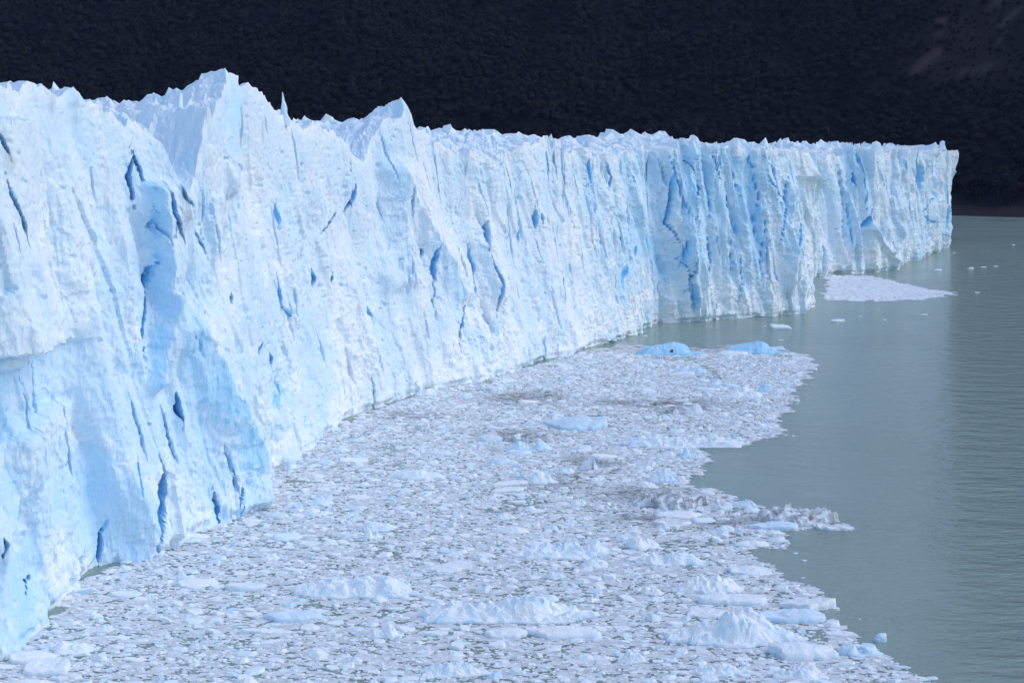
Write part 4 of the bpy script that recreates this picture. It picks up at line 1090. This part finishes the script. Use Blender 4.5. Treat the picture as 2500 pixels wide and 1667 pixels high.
def build_brash(name, arr, label, hs_=1.0, grey=0.0):
    n = len(arr); x, y, r, asp = arr.T
    ns_ = 6
    th = (np.arange(ns_)[None] + RB.uniform(-0.32, 0.32, (n, ns_))) * (2 * math.pi / ns_) + RB.uniform(0, 6.28, (n, 1))
    R1 = r[:, None] * RB.uniform(0.75, 1.15, (n, ns_))
    hgt_ = hs_ * r * RB.uniform(0.10, 0.36, n) * np.where(RB.rand(n) < 0.15, 1.8, 1.0)
    k2 = RB.uniform(0.55, 0.92, (n, 1))
    bx = x[:, None] + R1 * np.cos(th); by = y[:, None] + R1 * asp[:, None] * np.sin(th); bz = np.full_like(bx, -0.05)
    shx, shy = RB.uniform(-.2, .2, (n, 1)) * r[:, None], RB.uniform(-.2, .2, (n, 1)) * r[:, None]
    tx = x[:, None] + R1 * k2 * np.cos(th) + shx; ty = y[:, None] + R1 * k2 * asp[:, None] * np.sin(th) + shy
    tz = hgt_[:, None] * (RB.uniform(0.65, 1.1, (n, ns_)) + 0.35 * np.cos(th - RB.uniform(0, 6.28, (n, 1))))
    tz = np.maximum(tz, 0.03)
    V = np.concatenate([np.stack([bx, by, bz], -1), np.stack([tx, ty, tz], -1)], 1)      # n, 12, 3
    o_ = (np.arange(n) * 2 * ns_)[:, None]
    j = np.arange(ns_); jn = (j + 1) % ns_
    quad = np.stack([j, jn, jn + ns_, j + ns_], -1)
    fq = (quad[None] + o_[:, :, None]).reshape(-1, 4); ft = (np.arange(ns_) + ns_)[None] + o_
    bl = np.clip(0.02 + 0.20 * RB.rand(n) + np.where(RB.rand(n) < 0.06, 0.35, 0), 0, 1)
    di = np.clip(dirt_at(x, y) * RB.uniform(0.3, 1.6, n) + np.where(RB.rand(n) < 0.08, 0.2, 0.0) + grey, 0, 1)
    rep_ = lambda a: np.repeat(a, 2 * ns_)
    me = mesh_from(name, V.reshape(-1, 3), [fq, ft], {'blue': rep_(bl), 'dirt': rep_(di)})
    return tag(add(name, me, M_FLOE), label, 'brash ice', kind='stuff')
build_brash('brash_ice', np.vstack(pieces), 'field of crushed white ice pieces floating in front of the glacier')
pieces = []
scatter(84000, 0.5, 1.4, poly, check=False); scatter(9000, 0.8, 2.0, poly2, check=False, cut=-1)
arr = np.vstack(pieces); n = len(arr); x, y, r, asp = arr.T
th = (np.arange(6)[None] + RB.uniform(-0.35, 0.35, (n, 6))) * (math.pi / 3) + RB.uniform(0, 6.28, (n, 1)); R1 = r[:, None] * RB.uniform(0.6, 1.2, (n, 6))
V = np.stack([x[:, None] + R1 * np.cos(th), y[:, None] + R1 * asp[:, None] * np.sin(th), RB.uniform(0.012, 0.05, (n, 1)) + RB.uniform(-0.008, 0.008, (n, 6))], -1)
di = np.repeat(np.clip(0.37 + RB.uniform(-0.15, 0.2, n) + 0.6 * dirt_at(x, y), 0, 1), 6); bl = np.repeat(RB.uniform(0, 0.15, n), 6)
tag(add('ice_slush', mesh_from('ice_slush', V.reshape(-1, 3), np.arange(n * 6).reshape(n, 6), {'blue': bl, 'dirt': di}), M_FLOE), 'grey film of wet slush between the floating ice pieces', 'slush', kind='stuff')
pieces = []
scatter(15000, 0.35, 1.2, poly2, check=False, cut=-1)
build_brash('brash_ice', np.vstack(pieces), 'thin tongue of crushed ice drifting behind the cliff promontory', 0.4)
print('placed floes', placed, 'trees', nT, 'columns', NC)

# ------------------------------------------------------------------ air between the lookout and the far shore
m = bpy.data.materials.new('air'); m.use_nodes = True; nt = m.node_tree
for n_ in list(nt.nodes):
    if n_.type == 'BSDF_PRINCIPLED': nt.nodes.remove(n_)
pv = nt.nodes.new('ShaderNodeVolumePrincipled'); pv.inputs['Density'].default_value = 0.000016
pv.inputs['Color'].default_value = (0.40, 0.46, 1.0, 1); pv.inputs['Anisotropy'].default_value = 0.2
nt.links.new(pv.outputs[0], nt.nodes['Material Output'].inputs['Volume'])
x0, x1, y0, y1, z0, z1 = -3050, 4050, -260, 4300, -330, 1700
v = [(x, y, z) for x in (x0, x1) for y in (y0, y1) for z in (z0, z1)]
f = np.array([[0, 1, 3, 2], [4, 6, 7, 5], [0, 4, 5, 1], [2, 3, 7, 6], [0, 2, 6, 4], [1, 5, 7, 3]])
tag(add('haze', mesh_from('haze', v, f), m), 'thin blue haze over the lake', 'haze', kind='stuff')
